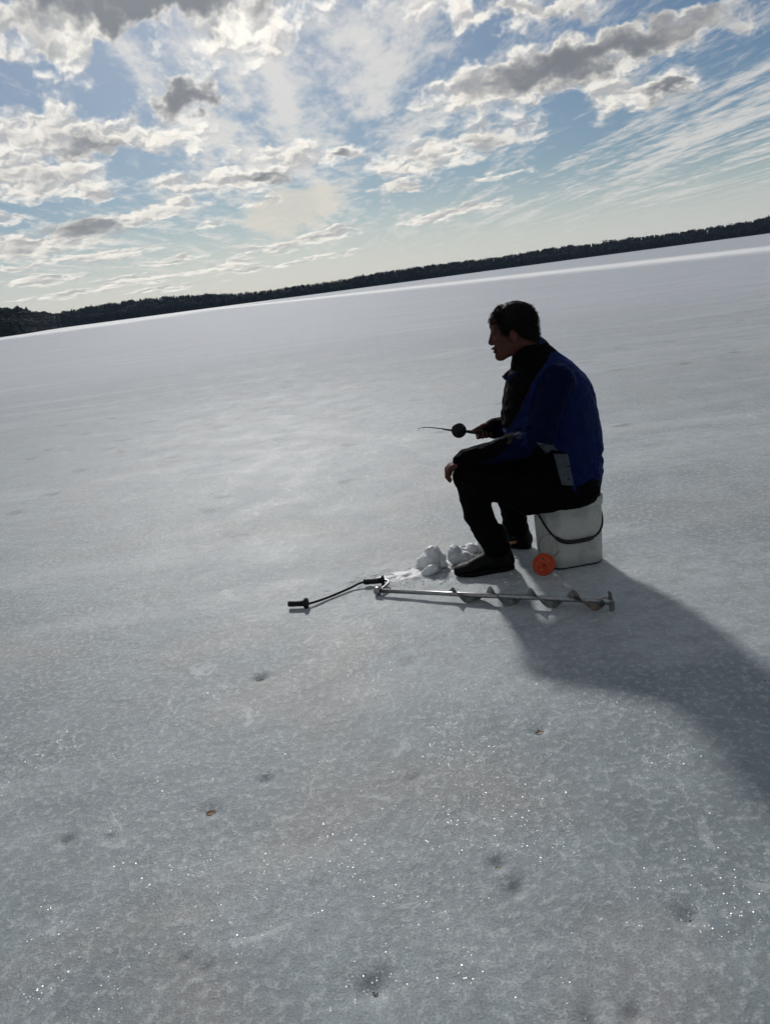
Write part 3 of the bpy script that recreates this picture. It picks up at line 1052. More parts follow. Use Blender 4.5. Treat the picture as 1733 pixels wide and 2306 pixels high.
b.cone(hp(0.103, 0, 0.000), hp(0.1225, 0, -0.041), 0.0070, 0.0095, 0.012)              # nose
b.ell(hp(0.112, 0, -0.071), (0.014, 0.021, 0.0065), 0.007, HR)                         # upper lip
b.ell(hp(0.107, 0, -0.088), (0.013, 0.018, 0.0070), 0.007, HR)                         # lower lip
b.ell(hp(0.126, 0, -0.0795), (0.012, 0.020, 0.0022), 0.003, HR, sub=True)              # mouth line
# near hand: hangs over the front of the knee
b.ell((-0.530, -0.150, 0.592), (0.042, 0.040, 0.017), 0.012, [(-0.93, 0, -0.36), (0, 1, 0), (-0.36, 0, 0.93)])
for yy, ln in ((-0.181, 0.68), (-0.161, 0.82), (-0.140, 0.86), (-0.119, 0.78)):
    p0 = np.array((-0.548, yy * 0.97 - 0.004, 0.590))
    p1 = p0 + np.array((-0.026, 0.0, -0.024)) * ln
    p2 = p1 + np.array((-0.004, 0.001, -0.040)) * ln
    p3 = p2 + np.array((0.014, 0.002, -0.026)) * ln
    b.chain([p0, p1, p2, p3], [0.0100, 0.0095, 0.0085, 0.0072], 0.003)
b.chain([(-0.508, -0.118, 0.588), (-0.528, -0.092, 0.574), (-0.546, -0.085, 0.548), (-0.552, -0.086, 0.528)], [0.0125, 0.0110, 0.0095, 0.0080], 0.004)
# far hand: closed round the rod handle, thumb along the top
RY, RZ = 0.120, 0.671
b.ell((-0.330, 0.150, 0.676), (0.040, 0.017, 0.038), 0.012)
for xx, ln in ((-0.366, 1.0), (-0.346, 1.04), (-0.326, 0.98), (-0.307, 0.84)):
    b.chain([(xx, 0.152, 0.690), (xx - 0.004, 0.158, 0.662), (xx - 0.005, 0.136, 0.646), (xx - 0.004, 0.112, 0.650), (xx - 0.002, 0.099, RZ - 0.010 * (1 - ln) - 0.004)],
            [0.0105, 0.0100, 0.0092, 0.0085, 0.0075], 0.003)
b.chain([(-0.318, 0.138, 0.702), (-0.346, 0.116, 0.704), (-0.376, 0.112, 0.694), (-0.398, 0.114, 0.686)], [0.0135, 0.0120, 0.0100, 0.0085], 0.004)
obj('body', b.mesh('body', 1), skin_mat, person)
del b
for sd_ in (-1, 1):
    ev = bpy.data.meshes.new('eye')
    bm = bmesh.new()
    bmesh.ops.create_uvsphere(bm, u_segments=12, v_segments=8, radius=0.0105)
    bm.to_mesh(ev)
    bm.free()
    e_ = obj('eye', ev, eye_mat, person, tuple(hp(0.0915, sd_ * 0.031, 0.000)))


# --- hair: a cap with a ragged surface plus short tufts
def cap_edge(f, u, l):
    """positive where hair grows"""
    front = np.interp(f, [-0.2, -0.062, -0.030, 0.002, 0.030, 0.052, 0.062, 0.085, 0.2], [-0.100, -0.098, -0.062, -0.010, -0.030, -0.022, 0.028, 0.048, 0.054])
    return u - front


h = Field((-0.34, -0.14, 1.02), (0.0, 0.14, 1.34), 0.003)
X, Y, Z = h.grid()
x_, y_, z_ = X - HC[0], Y - HC[1], Z - HC[2]
lf = hf[0] * x_ + hf[1] * y_ + hf[2] * z_
ll = hl[0] * x_ + hl[1] * y_ + hl[2] * z_
lu = hu[0] * x_ + hu[1] * y_ + hu[2] * z_


def ellf(f, l, u, c, r):
    k0 = np.sqrt(((f - c[0]) / r[0]) ** 2 + ((l - c[1]) / r[1]) ** 2 + ((u - c[2]) / r[2]) ** 2)
    k1 = np.sqrt(((f - c[0]) / r[0] ** 2) ** 2 + ((l - c[1]) / r[1] ** 2) ** 2 + ((u - c[2]) / r[2] ** 2) ** 2) + 1e-9
    return k0 * (k0 - 1) / k1


hd_ = smin(ellf(lf, ll, lu, (-0.004, 0, 0.018), (0.108, 0.083, 0.098)), ellf(lf, ll, lu, (-0.058, 0, -0.040), (0.045, 0.060, 0.055)), 0.02)
h.d = np.maximum(hd_, -(cap_edge(lf, lu, ll))).astype(np.float32)
h.rough(lambda x, y, z: -0.0035 * fbm(x * 45, y * 45, z * 45, octaves=3, seed=41) - 0.002 * vnoise(x * 160, y * 160, z * 40, seed=42), 0.02)
hair_me = h.mesh('hair', 1)
# tufts
hv_ = np.empty(len(hair_me.vertices) * 3, dtype=np.float32)
hair_me.vertices.foreach_get('co', hv_)
hv_ = hv_.reshape(-1, 3)
hn_ = np.empty(len(hair_me.vertices) * 3, dtype=np.float32)
hair_me.vertices.foreach_get('normal', hn_)
hn_ = hn_.reshape(-1, 3)
outward = ((hv_ - HC) * hn_).sum(1) > 0.04
cand = np.argwhere(outward)[:, 0]
TV, TF = [], []
for i in rng.choice(cand, 2600):
    p0 = hv_[i]
    n0 = hn_[i]
    rel = p0 - HC
    fl = -hu * 0.55 - hf * 0.35 if rel @ hf < 0.02 else -hu * 0.25 + hf * 0.55
    dr = n0 * rng.uniform(0.02, 0.30) + fl * 0.9 + rng.normal(0, 0.16, 3)
    dr = dr / np.linalg.norm(dr)
    sdv = np.cross(dr, n0)
    sdv = sdv / (np.linalg.norm(sdv) + 1e-6) * rng.uniform(0.0012, 0.0024)
    L = rng.uniform(0.010, 0.024)
    mid_ = p0 + dr * L * 0.55 + n0 * 0.0015
    tip = p0 + dr * L + fl * 0.003
    k = len(TV)
    b0_ = p0 - n0 * 0.002
    nz = n0 * 0.0010
    TV += [b0_ - sdv, b0_ + sdv, b0_ + nz * 2, mid_ - sdv * .8, mid_ + sdv * .8, mid_ + nz * 2, tip]
    TF += [(k, k + 1, k + 4, k + 3), (k + 1, k + 2, k + 5, k + 4), (k + 2, k, k + 3, k + 5), (k + 3, k + 4, k + 6, k + 6), (k + 4, k + 5, k + 6, k + 6), (k + 5, k + 3, k + 6, k + 6)]
hair = obj('hair', hair_me, hair_mat, person)
tm = bpy.data.meshes.new('hair_tufts')
tm.from_pydata([tuple(v) for v in TV], [], [tuple(dict.fromkeys(f)) for f in TF])
obj('hair_tufts', tm, hair_mat, hair)['kind'] = 'stuff'

# --- jacket
T = np.array([  # z, front x, back x, half width
    (0.30, -0.17, 0.160, 0.220), (0.36, -0.19, 0.176, 0.228), (0.46, -0.215, 0.196, 0.224), (0.587, -0.237, 0.202, 0.200), (0.685, -0.252, 0.200, 0.186),
    (0.762, -0.255, 0.188, 0.190), (0.813, -0.253, 0.180, 0.196), (0.854, -0.243, 0.172, 0.200), (0.885, -0.235, 0.160, 0.200), (0.919, -0.222, 0.138, 0.192),
    (0.950, -0.208, 0.111, 0.175), (0.983, -0.197, 0.084, 0.142), (1.032, -0.186, 0.028, 0.100), (1.079, -0.170, -0.020, 0.070), (1.12, -0.150, -0.050, 0.050)])
j = Field((-0.57, -0.33, 0.30), (0.25, 0.36, 1.10), 0.004)
X, Y, Z = j.grid()
fz, bz, wz = (np.interp(Z, T[:, 0], T[:, i]) for i in (1, 2, 3))
cx, ax_ = (fz + bz) / 2, (bz - fz) / 2
rr = (np.abs((X - cx) / ax_) ** 2.25 + np.abs((Y + 0.0) / wz) ** 2.25) ** (1 / 2.25)
d = (rr - 1) * np.minimum(ax_, wz)
d = np.maximum(d, Z - 1.085)
j.d = d.astype(np.float32)
j.cone(NS, NE, 0.074, 0.060, 0.035)
j.cone(NE, NW, 0.061, 0.044, 0.015)
j.cone(NW, (-0.497, -0.150, 0.602), 0.047, 0.044, 0.006)
j.cone(FS, FE, 0.074, 0.060, 0.035)
j.cone(FE, FW, 0.060, 0.042, 0.015)
j.cone((-0.275, 0.157, 0.676), (-0.296, 0.147, 0.676), 0.045, 0.042, 0.006)
j.cone((-0.19, -0.13, 0.585), (-0.325, -0.135, 0.575), 0.062, 0.048, 0.03)      # loose front in the lap, added to close a lit gap in the shadow
# folds: soft ridges that bunch at elbow, armpit and waist
def jacket_folds(x, y, z):
    nz_ = fbm(x * 9 + 3 * z, y * 9, z * 16, octaves=3, seed=51)
    rg = 1 - np.abs(fbm(x * 13 + z * 10, y * 13, z * 20 - x * 8, octaves=2, seed=55)) * 2.2
    bunch = np.exp(-(((x - NE[0] + 0.03) ** 2 + (z - NE[2]) ** 2) / 0.018)) + 0.7 * np.exp(-((z - 0.48) ** 2) / 0.008) + 0.35
    return 0.007 * nz_ - 0.0115 * np.clip(rg, 0, 1) * bunch


j.rough(jacket_folds)
hem = np.interp(X, [-0.25, -0.10, 0.0, 0.10, 0.20], [0.50, 0.445, 0.412, 0.360, 0.330]) + 0.006 * np.sin(Y * 40 + X * 23)
j.d = np.where(X > -0.22, np.maximum(j.d, hem - Z), j.d).astype(np.float32)
jm = j.mesh('jacket', 1)
shaded_blue_cloth = simple('jacket_blue_shaded', (0.0009, 0.0032, 0.021), 0.8, 0.06, var=0.2, vscale=14, bump=0.8, bscale=13, bdist=0.030, Sheen_Weight=0.10, Sheen_Roughness=0.35, Sheen_Tint=(0.02, 0.07, 0.6, 1.0))  # darker copy of the jacket blue: shade on the sleeves put into the colour
jacket = obj('jacket', jm, [blue_cloth, black_cloth, shaded_blue_cloth], person)
pc = np.empty(len(jm.polygons) * 3, dtype=np.float32)
jm.polygons.foreach_get('center', pc)
pc = pc.reshape(-1, 3)
LINE = np.array([(1.05, -0.02), (1.012, -0.060), (0.934, -0.140), (0.832, -0.192), (0.722, -0.246), (0.640, -0.318), (0.60, -0.40), (0.55, -0.47)])[::-1]
px, py, pz = pc[:, 0], np.abs(pc[:, 1]), pc[:, 2]
line_x = np.interp(pz, LINE[:, 0], LINE[:, 1])
front = px < line_x
low_z = np.interp(px, [-0.55, -0.36, -0.20, -0.165, -0.06, -0.015, 0.0], [0.605, 0.590, 0.615, 0.675, 0.610, 0.590, 0.30])
black = front | (pz < low_z)
black |= (pz > 1.045)


def seg_dist(p_, a, b_):
    a, b_ = np.array(a), np.array(b_)
    t0 = np.clip(((p_ - a) @ (b_ - a)) / ((b_ - a) @ (b_ - a)), 0, 1)
    return np.linalg.norm(p_ - a - t0[:, None] * (b_ - a), axis=1)


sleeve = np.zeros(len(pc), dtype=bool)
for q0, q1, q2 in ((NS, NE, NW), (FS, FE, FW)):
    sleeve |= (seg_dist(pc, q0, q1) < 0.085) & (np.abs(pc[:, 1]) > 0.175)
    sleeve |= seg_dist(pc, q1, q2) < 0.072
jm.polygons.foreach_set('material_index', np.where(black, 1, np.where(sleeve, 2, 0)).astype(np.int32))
bvh = BVHTree.FromObject(jacket, bpy.context.evaluated_depsgraph_get())


def on_near_side(x, z, off):
    """point on the camera-facing side of the jacket"""
    hit = bvh.ray_cast(Vector((x, -1.0, z)), Vector((0, 1, 0)))
    return (hit[0] + hit[1] * off) if hit[0] is not None else None


def patch_mesh(name, quad, nu, nv, off):
    """thin cloth panel laid over the jacket between four (x, z) corners"""
    top, bot = [], []
    for i in range(nu + 1):
        for k in range(nv + 1):
            u, v = i / nu, k / nv
            x = (quad[0][0] * (1 - u) + quad[1][0] * u) * (1 - v) + (quad[3][0] * (1 - u) + quad[2][0] * u) * v
            z = (quad[0][1] * (1 - u) + quad[1][1] * u) * (1 - v) + (quad[3][1] * (1 - u) + quad[2][1] * u) * v
            p_ = on_near_side(x, z, off) or Vector((x, -0.19, z))
            top.append(tuple(p_))
            bot.append((p_.x, p_.y + off * 2.2, p_.z))
    n = (nu + 1) * (nv + 1)
    F = []
    for i in range(nu):
        for k in range(nv):
            a = i * (nv + 1) + k
            F.append((a, a + nv + 1, a + nv + 2, a + 1))
            F.append((n + a, n + a + 1, n + a + nv + 2, n + a + nv + 1))
    rim = [k for k in range(nv + 1)] + [i * (nv + 1) + nv for i in range(1, nu + 1)] + [nu * (nv + 1) + k for k in range(nv - 1, -1, -1)] + [i * (nv + 1) for i in range(nu - 1, 0, -1)]
    for q_ in range(len(rim)):
        a, c = rim[q_], rim[(q_ + 1) % len(rim)]
        F.append((a, c, c + n, a + n))
    me = bpy.data.meshes.new(name)
    me.from_pydata(top + bot, [], F)
    for p_ in me.polygons:
        p_.use_smooth = True
    me.update()
    return me


o_ = obj('reflective_panel', patch_mesh('reflective_panel', [(-0.076, 0.594), (-0.011, 0.585), (0.004, 0.436), (-0.054, 0.446)], 6, 12, 0.0025), reflective, jacket)
o_['label'] = 'pale grey reflective panel on the jacket hip'
o_ = obj('reflective_panel', patch_mesh('reflective_panel', [(-0.172, 0.682), (-0.090, 0.654), (-0.053, 0.606), (-0.128, 0.622)], 10, 6, 0.0025), reflective, jacket)
o_['label'] = 'grey strip of trim below the jacket elbow'
pp = []
for z in np.linspace(1.0, 0.70, 60):
    p_ = on_near_side(float(np.interp(z, LINE[:, 0], LINE[:, 1])), float(z), 0.001)
    if p_ is not None and not (pp and abs(p_.y - pp[-1][1]) > 0.012):
        pp.append(tuple(p_))
obj('piping', tube_mesh('piping', pp, 0.0022, 6), pink_piping, jacket)
# collar, standing at the nape and falling open at the throat
cv = []
rows = 7
cols = 40
for i in range(cols + 1):
    ph = math.radians(-168 + 336 * i / cols)
    c_, s_ = math.cos(ph), math.sin(ph)
    fr_ = max(0.0, -c_)
    bx, by, bz_ = -0.105 + 0.100 * c_, 0.098 * s_, 0.985 + 0.072 * c_
    tx, ty, tz = -0.128 + 0.074 * c_ - 0.052 * fr_ ** 3, 0.074 * s_ + 0.02 * s_ * fr_, 1.036 + 0.082 * c_ - 0.006 * fr_
    for k in range(rows + 1):
        v = k / rows
        bulge = 0.006 * math.sin(v * math.pi) + 0.002 * math.sin(ph * 9 + v * 4)
        cv.append((bx + (tx - bx) * v + c_ * bulge, by + (ty - by) * v + s_ * bulge, bz_ + (tz - bz_) * v))
n0 = len(cv)
cv2 = [(x - 0.006 * (x + 0.115) / 0.09, y - 0.006 * y / 0.08, z - 0.001) for x, y, z in cv]
F = []
R1 = rows + 1
for i in range(cols):
    for k in range(rows):
        a = i * R1 + k
        F.append((a, a + 1, a + R1 + 1, a + R1))
        F.append((n0 + a, n0 + a + R1, n0 + a + R1 + 1, n0 + a + 1))
    F.append((i * R1 + rows, n0 + i * R1 + rows, n0 + (i + 1) * R1 + rows, (i + 1) * R1 + rows))
    F.append((i * R1, (i + 1) * R1, n0 + (i + 1) * R1, n0 + i * R1))
for i in (0, cols):
    for k in range(rows):
        a = i * R1 + k
        F.append((a, n0 + a, n0 + a + 1, a + 1))
cm = bpy.data.meshes.new('collar')
cm.from_pydata(cv + cv2, [], F)
for p_ in cm.polygons:
    p_.use_smooth = True
cm.update()
navy = simple('collar_navy', (0.003, 0.007, 0.034), 0.7, 0.12, var=0.2, vscale=20)
obj('collar', cm, navy, jacket)

# --- trousers
t_ = Field((-0.60, -0.30, 0.07), (0.23, 0.34, 0.66), 0.005)
t_.ell((0.045, 0.0, 0.415), (0.150, 0.180, 0.135), 0.03)
t_.cone((0.03, -0.078, 0.405), (-0.20, -0.100, 0.430), 0.122, 0.110, 0.03)
t_.cone((0.060, -0.145, 0.388), (-0.20, -0.150, 0.388), 0.082, 0.088, 0.03)
t_.cone((-0.20, -0.100, 0.430), NK, 0.110, 0.083, 0.02)
t_.cone(NK, (-0.442, -0.105, 0.320), 0.082, 0.064, 0.012)
t_.cone((-0.438, -0.105, 0.320), (-0.362, -0.075, 0.125), 0.067, 0.060, 0.01)
t_.cone((0.03, 0.078, 0.405), (-0.15, 0.12, 0.430), 0.122, 0.105, 0.03)
t_.cone((-0.15, 0.12, 0.430), FK, 0.105, 0.078, 0.02)
t_.cone(FK, (-0.228, 0.185, 0.290), 0.076, 0.062, 0.02)
t_.cone((-0.228, 0.185, 0.290), (-0.205, 0.195, 0.120), 0.062, 0.058, 0.01)
X, Y, Z = t_.grid()
def trouser_folds(x, y, z):
    nz_ = fbm(x * 9, y * 9, z * 12 + x * 6, octaves=3, seed=61)
    rg = np.clip(1 - np.abs(fbm(x * 11 - z * 9, y * 12, z * 17 + x * 7, octaves=2, seed=65)) * 2.2, 0, 1)
    bunch = 0.45 + np.exp(-(((x + 0.40) ** 2 + (z - 0.44) ** 2) / 0.006)) + 0.9 * np.exp(-((z - 0.14) ** 2) / 0.003)
    return 0.005 * nz_ - 0.009 * rg * bunch


t_.rough(trouser_folds)
hem_z = 0.085 + 0.012 * np.sin(X * 21 + 1) + 0.008 * np.sin(Y * 33)
t_.d = np.maximum(t_.d, hem_z - Z)
# flattened where the seat bears on the lid
seat = np.where((np.abs(X - 0.012) < 0.146) & (np.abs(Y + 0.028) < 0.146), BZ + BH + 0.0015 - Z, -1.0)
t_.d = np.maximum(t_.d, seat).astype(np.float32)
obj('trousers', t_.mesh('trousers', 1), trouser_cloth, person)


# --- boots
def boot(ankle, heel, toe, z0):
    hx, tx = np.array(heel), np.array(toe)
    ax = (tx - hx) / np.linalg.norm(tx - hx)
    L = np.linalg.norm(tx - hx)

    def at(s, z, side=0.0):
        q_ = hx + ax * s * L
        return (q_[0] - ax[1] * side, q_[1] + ax[0] * side, z0 + z)
    lo = np.minimum(hx, tx) - 0.09
    hi = np.maximum(hx, tx) + 0.09
    f = Field((lo[0], lo[1], z0 - 0.01), (hi[0], hi[1], z0 + 0.24), 0.004)
    f.cone(at(0.16, 0.055), (ankle[0], ankle[1], z0 + 0.20), 0.048, 0.050, 0.02)
    f.cone(at(0.14, 0.045), at(0.34, 0.060), 0.043, 0.050, 0.02)
    f.cone(at(0.32, 0.078), at(0.66, 0.044), 0.047, 0.036, 0.02)
    f.ell(at(0.80, 0.036), (0.062, 0.046, 0.030), 0.02, [(ax[0], ax[1], 0), (-ax[1], ax[0], 0), (0, 0, 1)])
    X, Y, Z = f.grid()
    f.rough(lambda x, y, z: 0.0015 * fbm(x * 30, y * 30, z * 30, octaves=2, seed=71))
    f.d = np.maximum(f.d, z0 + 0.016 - Z)
    bo = obj('boot', f.mesh('boot', 1), boot_mat, person)
    n = 28
    rings = []
    for z, gr in ((0.0, -0.002), (0.004, 0.002), (0.018, 0.003), (0.022, 0.0)):
        rg_ = []
        for k in range(n):
            a = 2 * math.pi * k / n
            s = 0.5 + 0.5 * math.cos(a)
            wdt = (0.036 + 0.013 * math.exp(-((s - 0.72) / 0.2) ** 2) + 0.004 * math.exp(-((s - 0.15) / 0.15) ** 2)) * abs(math.sin(a)) ** 0.62 * (1 if math.sin(a) >= 0 else -1)
            sp = s * (L + gr * 2) / L - gr / L
            lift = 0.010 * max(0, s - 0.75) / 0.25
            rg_.append(at(sp, z + lift, wdt * (1 + gr * 20)))
        rings.append(rg_)
    obj('sole', loft('sole', rings), sole_mat, bo)
    return bo


boot(NA, (-0.278, -0.066), (-0.580, -0.074), PZ(-0.43, -0.07) - 0.003)
fb = boot(FA, (-0.140, 0.186), (-0.345, 0.345), PZ(-0.25, 0.25) - 0.003)
tb = tube_mesh('pull_tab', spline([(-0.262, 0.158, 0.052), (-0.250, 0.150, 0.056), (-0.232, 0.147, 0.060), (-0.218, 0.150, 0.058)], 8), [0.004, 0.007, 0.007, 0.007, 0.007, 0.007, 0.006, 0.004], 8)
obj('pull_tab', tb, tab_mat, fb)['label'] = 'tan flash on the side of the far boot'

# ------------------------------------------------------------------ the ice rod in the far hand
rod = thing('ice_fishing_rod', 'short black ice fishing rod with round reel held in the far hand', 'fishing rod', (BX, BY, 0.0))
hdl = spline([(-0.288, RY, RZ - 0.010), (-0.33, RY, RZ), (-0.39, RY, RZ + 0.008), (-0.430, RY, RZ + 0.018)], 14)
obj('handle', tube_mesh('handle', hdl, [0.0085] + [0.0100] * 9 + [0.0090, 0.0085, 0.008, 0.007], 12), dark_plastic, rod)


def disc_y(name, c, R, th, rim=0.004, seg=36):
    rg = []
    for r_, y_ in ((R * 0.35, -th * 0.5), (R - rim, -th * 0.5), (R, -th * 0.25), (R, th * 0.25), (R - rim, th * 0.5), (R * 0.35, th * 0.5)):
        rg.append([(c[0] + r_ * math.cos(2 * math.pi * k / seg), c[1] + y_, c[2] + r_ * math.sin(2 * math.pi * k / seg)) for k in range(seg)])
    return loft(name, rg)


reel = obj('reel', disc_y('reel', (-0.465, RY, RZ + 0.027), 0.0375, 0.022), dark_plastic, rod)
obj('spool_cap', disc_y('spool_cap', (-0.465, RY - 0.013, RZ + 0.027), 0.020, 0.006, 0.002), dark_plastic, reel)
obj('knob', tube_mesh('knob', [(-0.442, RY - 0.012, RZ + 0.045), (-0.442, RY - 0.030, RZ + 0.045)], [0.0045, 0.0055], 10), dark_plastic, reel)
obj('foregrip', tube_mesh('foregrip', [(-0.428, RY, RZ + 0.018), (-0.500, RY, RZ + 0.032), (-0.545, RY, RZ + 0.046)], [0.006, 0.0055, 0.004], 10), dark_plastic, rod)
blank = spline([(-0.540, RY, RZ + 0.045), (-0.60, RY, RZ + 0.060), (-0.632, RY, RZ + 0.066), (-0.650, RY, RZ + 0.066), (-0.666, RY, RZ + 0.062)], 20)
obj('blank', tube_mesh('blank', [tuple(q_) for q_ in blank], list(np.linspace(0.0028, 0.0012, 20)), 8), dark_plastic, rod)
for k, rr_ in ((11, 0.0050), (19, 0.0042)):
    c0 = blank[k]
    ring = [(c0[0] + 0.0012 * math.sin(a), c0[1] + rr_ * math.cos(a), c0[2] - rr_ + rr_ * math.sin(a)) for a in np.linspace(0, 2 * math.pi, 17)]
    obj('line_guide', tube_mesh('line_guide', ring, 0.0011, 6), steel, rod)
ln = [(-0.666, RY, RZ + 0.058), (-0.668, RY, RZ - 0.2), (-0.669, RY, 0.0)]
obj('line', tube_mesh('line', ln, 0.00018, 5), simple('clear_line', (0.3, 0.32, 0.33), 0.3), rod)

# ------------------------------------------------------------------ the ice auger lying on the ice
P_tip, P_top = Vector((0.893, 2.972, 0.050)), Vector((-0.090, 3.492, 0.022))
for q_ in (P_tip, P_top):
    q_.z += ground_z(q_.x, q_.y)
axis = (P_tip - P_top).normalized()
L_ = (P_tip - P_top).length
sideu = axis.cross(Vector((0, 0, 1))).normalized()
sidev = sideu.cross(axis)
auger = thing('ice_auger', 'hand ice auger with spiral flighting and crank handle lying on the ice', 'auger', (0.40, 3.23, ground_z(0.40, 3.23)))
AO = Vector(auger.location)
rel = lambda q_: tuple(Vector(q_) - AO)
shaft = obj('shaft', tube_mesh('shaft', [rel(P_top), rel(P_top + axis * L_ * 0.34), rel(P_top + axis * L_ * 0.345), rel(P_tip)], [0.0105, 0.0105, 0.0115, 0.0115], 16), steel, auger)
s0, s1 = 0.335 * L_, 0.985 * L_
turns, nseg = 3.85, 150
V, F = [], []
for i in range(nseg + 1):
    u = i / nseg
    s = s0 + (s1 - s0) * u
    an = -2 * math.pi * turns * u + 2.6
    ro = 0.043 * min(1.0, 0.35 + u * nseg / 14)
    dirv = sideu * math.cos(an) + sidev * math.sin(an)
    for rad in (0.0105, ro):
        for off_ in (-0.0012, 0.0012):
            V.append(rel(P_top + axis * (s + off_) + dirv * rad))
for i in range(nseg):
    a, c = i * 4, i * 4 + 4
    F += [(a, a + 2, c + 2, c), (a + 1, c + 1, c + 3, a + 3), (a + 2, a + 3, c + 3, c + 2), (a, c, c + 1, a + 1)]
fm = bpy.data.meshes.new('flighting')
fm.from_pydata(V, [], F)
for p_ in fm.polygons:
    p_.use_smooth = False
fm.update()
fl_ = obj('flighting', fm, [flight_mat, worn_rust], auger)
mi = [1 if p_.index // 4 > nseg * 0.80 else 0 for p_ in fm.polygons]
fm.polygons.foreach_set('material_index', mi)
# cutting head: two blades on a cross plate
hpz = P_tip - axis * 0.010
hm = tube_mesh('cutting_head', [rel(hpz - axis * 0.022), rel(hpz), rel(hpz + axis * 0.020)], [0.015, 0.017, 0.004], 12)
head_ = obj('cutting_head', hm, steel, auger)
for sgn in (-1, 1):
    bv = []
    d1 = (sidev * 0.96 + sideu * 0.28) * sgn
    d2 = axis.cross(d1).normalized()
    for uu, ww, tt in ((0.008, -0.020, -0.0015), (0.052, -0.016, -0.0015), (0.054, 0.016, -0.0008), (0.008, 0.020, -0.0015)):
        for e in (1, -1):
            bv.append(rel(hpz + d1 * uu + d2 * (ww * 0.55) + axis * (tt * e + 0.012 + ww * 0.5)))
    bmn = bpy.data.meshes.new('blade')
    bmn.from_pydata(bv, [], [(0, 2, 4, 6), (1, 7, 5, 3), (0, 1, 3, 2), (2, 3, 5, 4), (4, 5, 7, 6), (6, 7, 1, 0)])
    bmn.update()
    obj('blade', bmn, steel, head_)
# crank: socket, push grip, bent rod, turning grip
G2a, G2b = Vector((-0.152, 3.626, 0.026)), Vector((-0.062, 3.612, 0.026))
G1a, G1b = Vector((-0.522, 3.474, 0.024)), Vector((-0.440, 3.450, 0.026))
obj('socket', tube_mesh('socket', [rel(P_top - axis * 0.012), rel(P_top - axis * 0.008), rel(P_top + axis * 0.018), rel(P_top + axis * 0.022)], [0.014, 0.020, 0.020, 0.014], 14), steel, auger)
lnk = spline([G2b, (-0.036, 3.600, 0.028), (-0.030, 3.560, 0.028), (-0.058, 3.515, 0.026), (-0.085, 3.496, 0.024)], 20)
obj('link', tube_mesh('link', [rel(q_) for q_ in lnk], 0.0065, 10), steel, auger)
crk = spline([G2a, (-0.180, 3.622, 0.022), (-0.230, 3.590, 0.016), (-0.330, 3.520, 0.013), (-0.415, 3.462, 0.018), G1b], 30)
obj('crank_rod', tube_mesh('crank_rod', [rel(q_) for q_ in crk], 0.0062, 10), dark_plastic, auger)
for ga, gb in ((G2a, G2b), (G1a, G1b)):
    dg = (gb - ga).normalized()
    g_ = obj('grip', tube_mesh('grip', [rel(ga - dg * .002), rel(ga), rel(ga + (gb - ga) * .25), rel(ga + (gb - ga) * .5), rel(ga + (gb - ga) * .75), rel(gb)],
                               [0.009, 0.0140, 0.0150, 0.0142, 0.0148, 0.0140], 14), dark_plastic, auger)
    obj('collar_ring', tube_mesh('collar_ring', [rel(gb - dg * .002), rel(gb), rel(gb + dg * .010), rel(gb + dg * .014)], [0.014, 0.027, 0.026, 0.012], 16), dark_plastic, g_)


# ------------------------------------------------------------------ slush and ice lumps by the hole
def snow_material():
    mt, t = mat('wet_snow')
    co = t.n('ShaderNodeNewGeometry').outputs['Position']
    f, _ = t.noise(co, 45, 5, 0.65)
    g, _ = t.noise(co, 260, 3, 0.7)
    p = t.n('ShaderNodeBsdfPrincipled')
    t.put(p.inputs['Base Color'], t.mix(f, rgb(0.56, 0.58, 0.59), rgb(0.76, 0.77, 0.77)))
    p.inputs['Roughness'].default_value = 0.55
    p.inputs['Specular IOR Level'].default_value = 0.4
    p.inputs['Subsurface Weight'].default_value = 0.25
    p.inputs['Subsurface Scale'].default_value = 0.008
    p.inputs['Subsurface Radius'].default_value = (0.8, 0.9, 1.0)
    b_ = t.n('ShaderNodeBump')
    b_.inputs['Strength'].default_value = 0.6
    b_.inputs['Distance'].default_value = 0.004
    t.put(b_.inputs['Height'], t.math('ADD', f, t.math('MULTIPLY', g, 0.4)))
    t.put(p.inputs['Normal'], b_.outputs[0])
    finish(t, p.outputs[0])
    return mt


snow_mat = snow_material()


def lump(name, label, x, y, blobs, seed, group=None):
    """blobs: (dx, dy, z, r) packed-snow knobs grown together"""
    g0 = ground_z(x, y)
    r_ = max(b_[3] for b_ in blobs) + 0.02
    lo = [min(b_[i] for b_ in blobs) - r_ for i in range(3)]
    hi = [max(b_[i] for b_ in blobs) + r_ for i in range(3)]
    f = Field((lo[0], lo[1], -0.02), hi, 0.0045)
    for dx_, dy_, z_, rr_ in blobs:
        f.ell((dx_ * .92, dy_ * .92, z_ * .86), (rr_ * 0.97, rr_ * .92, rr_ * 0.86), 0.010)
    f.rough(lambda X_, Y_, Z_: 0.013 * fbm(X_ * 32, Y_ * 32, Z_ * 32, octaves=4, seed=seed, gain=0.65), 0.03)
    X_, Y_, Z_ = f.grid()
    f.d = np.maximum(f.d, -0.012 - Z_).astype(np.float32)
    return tag(obj(name, f.mesh(name, 0), snow_mat, None, (x, y, g0)), label, 'ice', group)


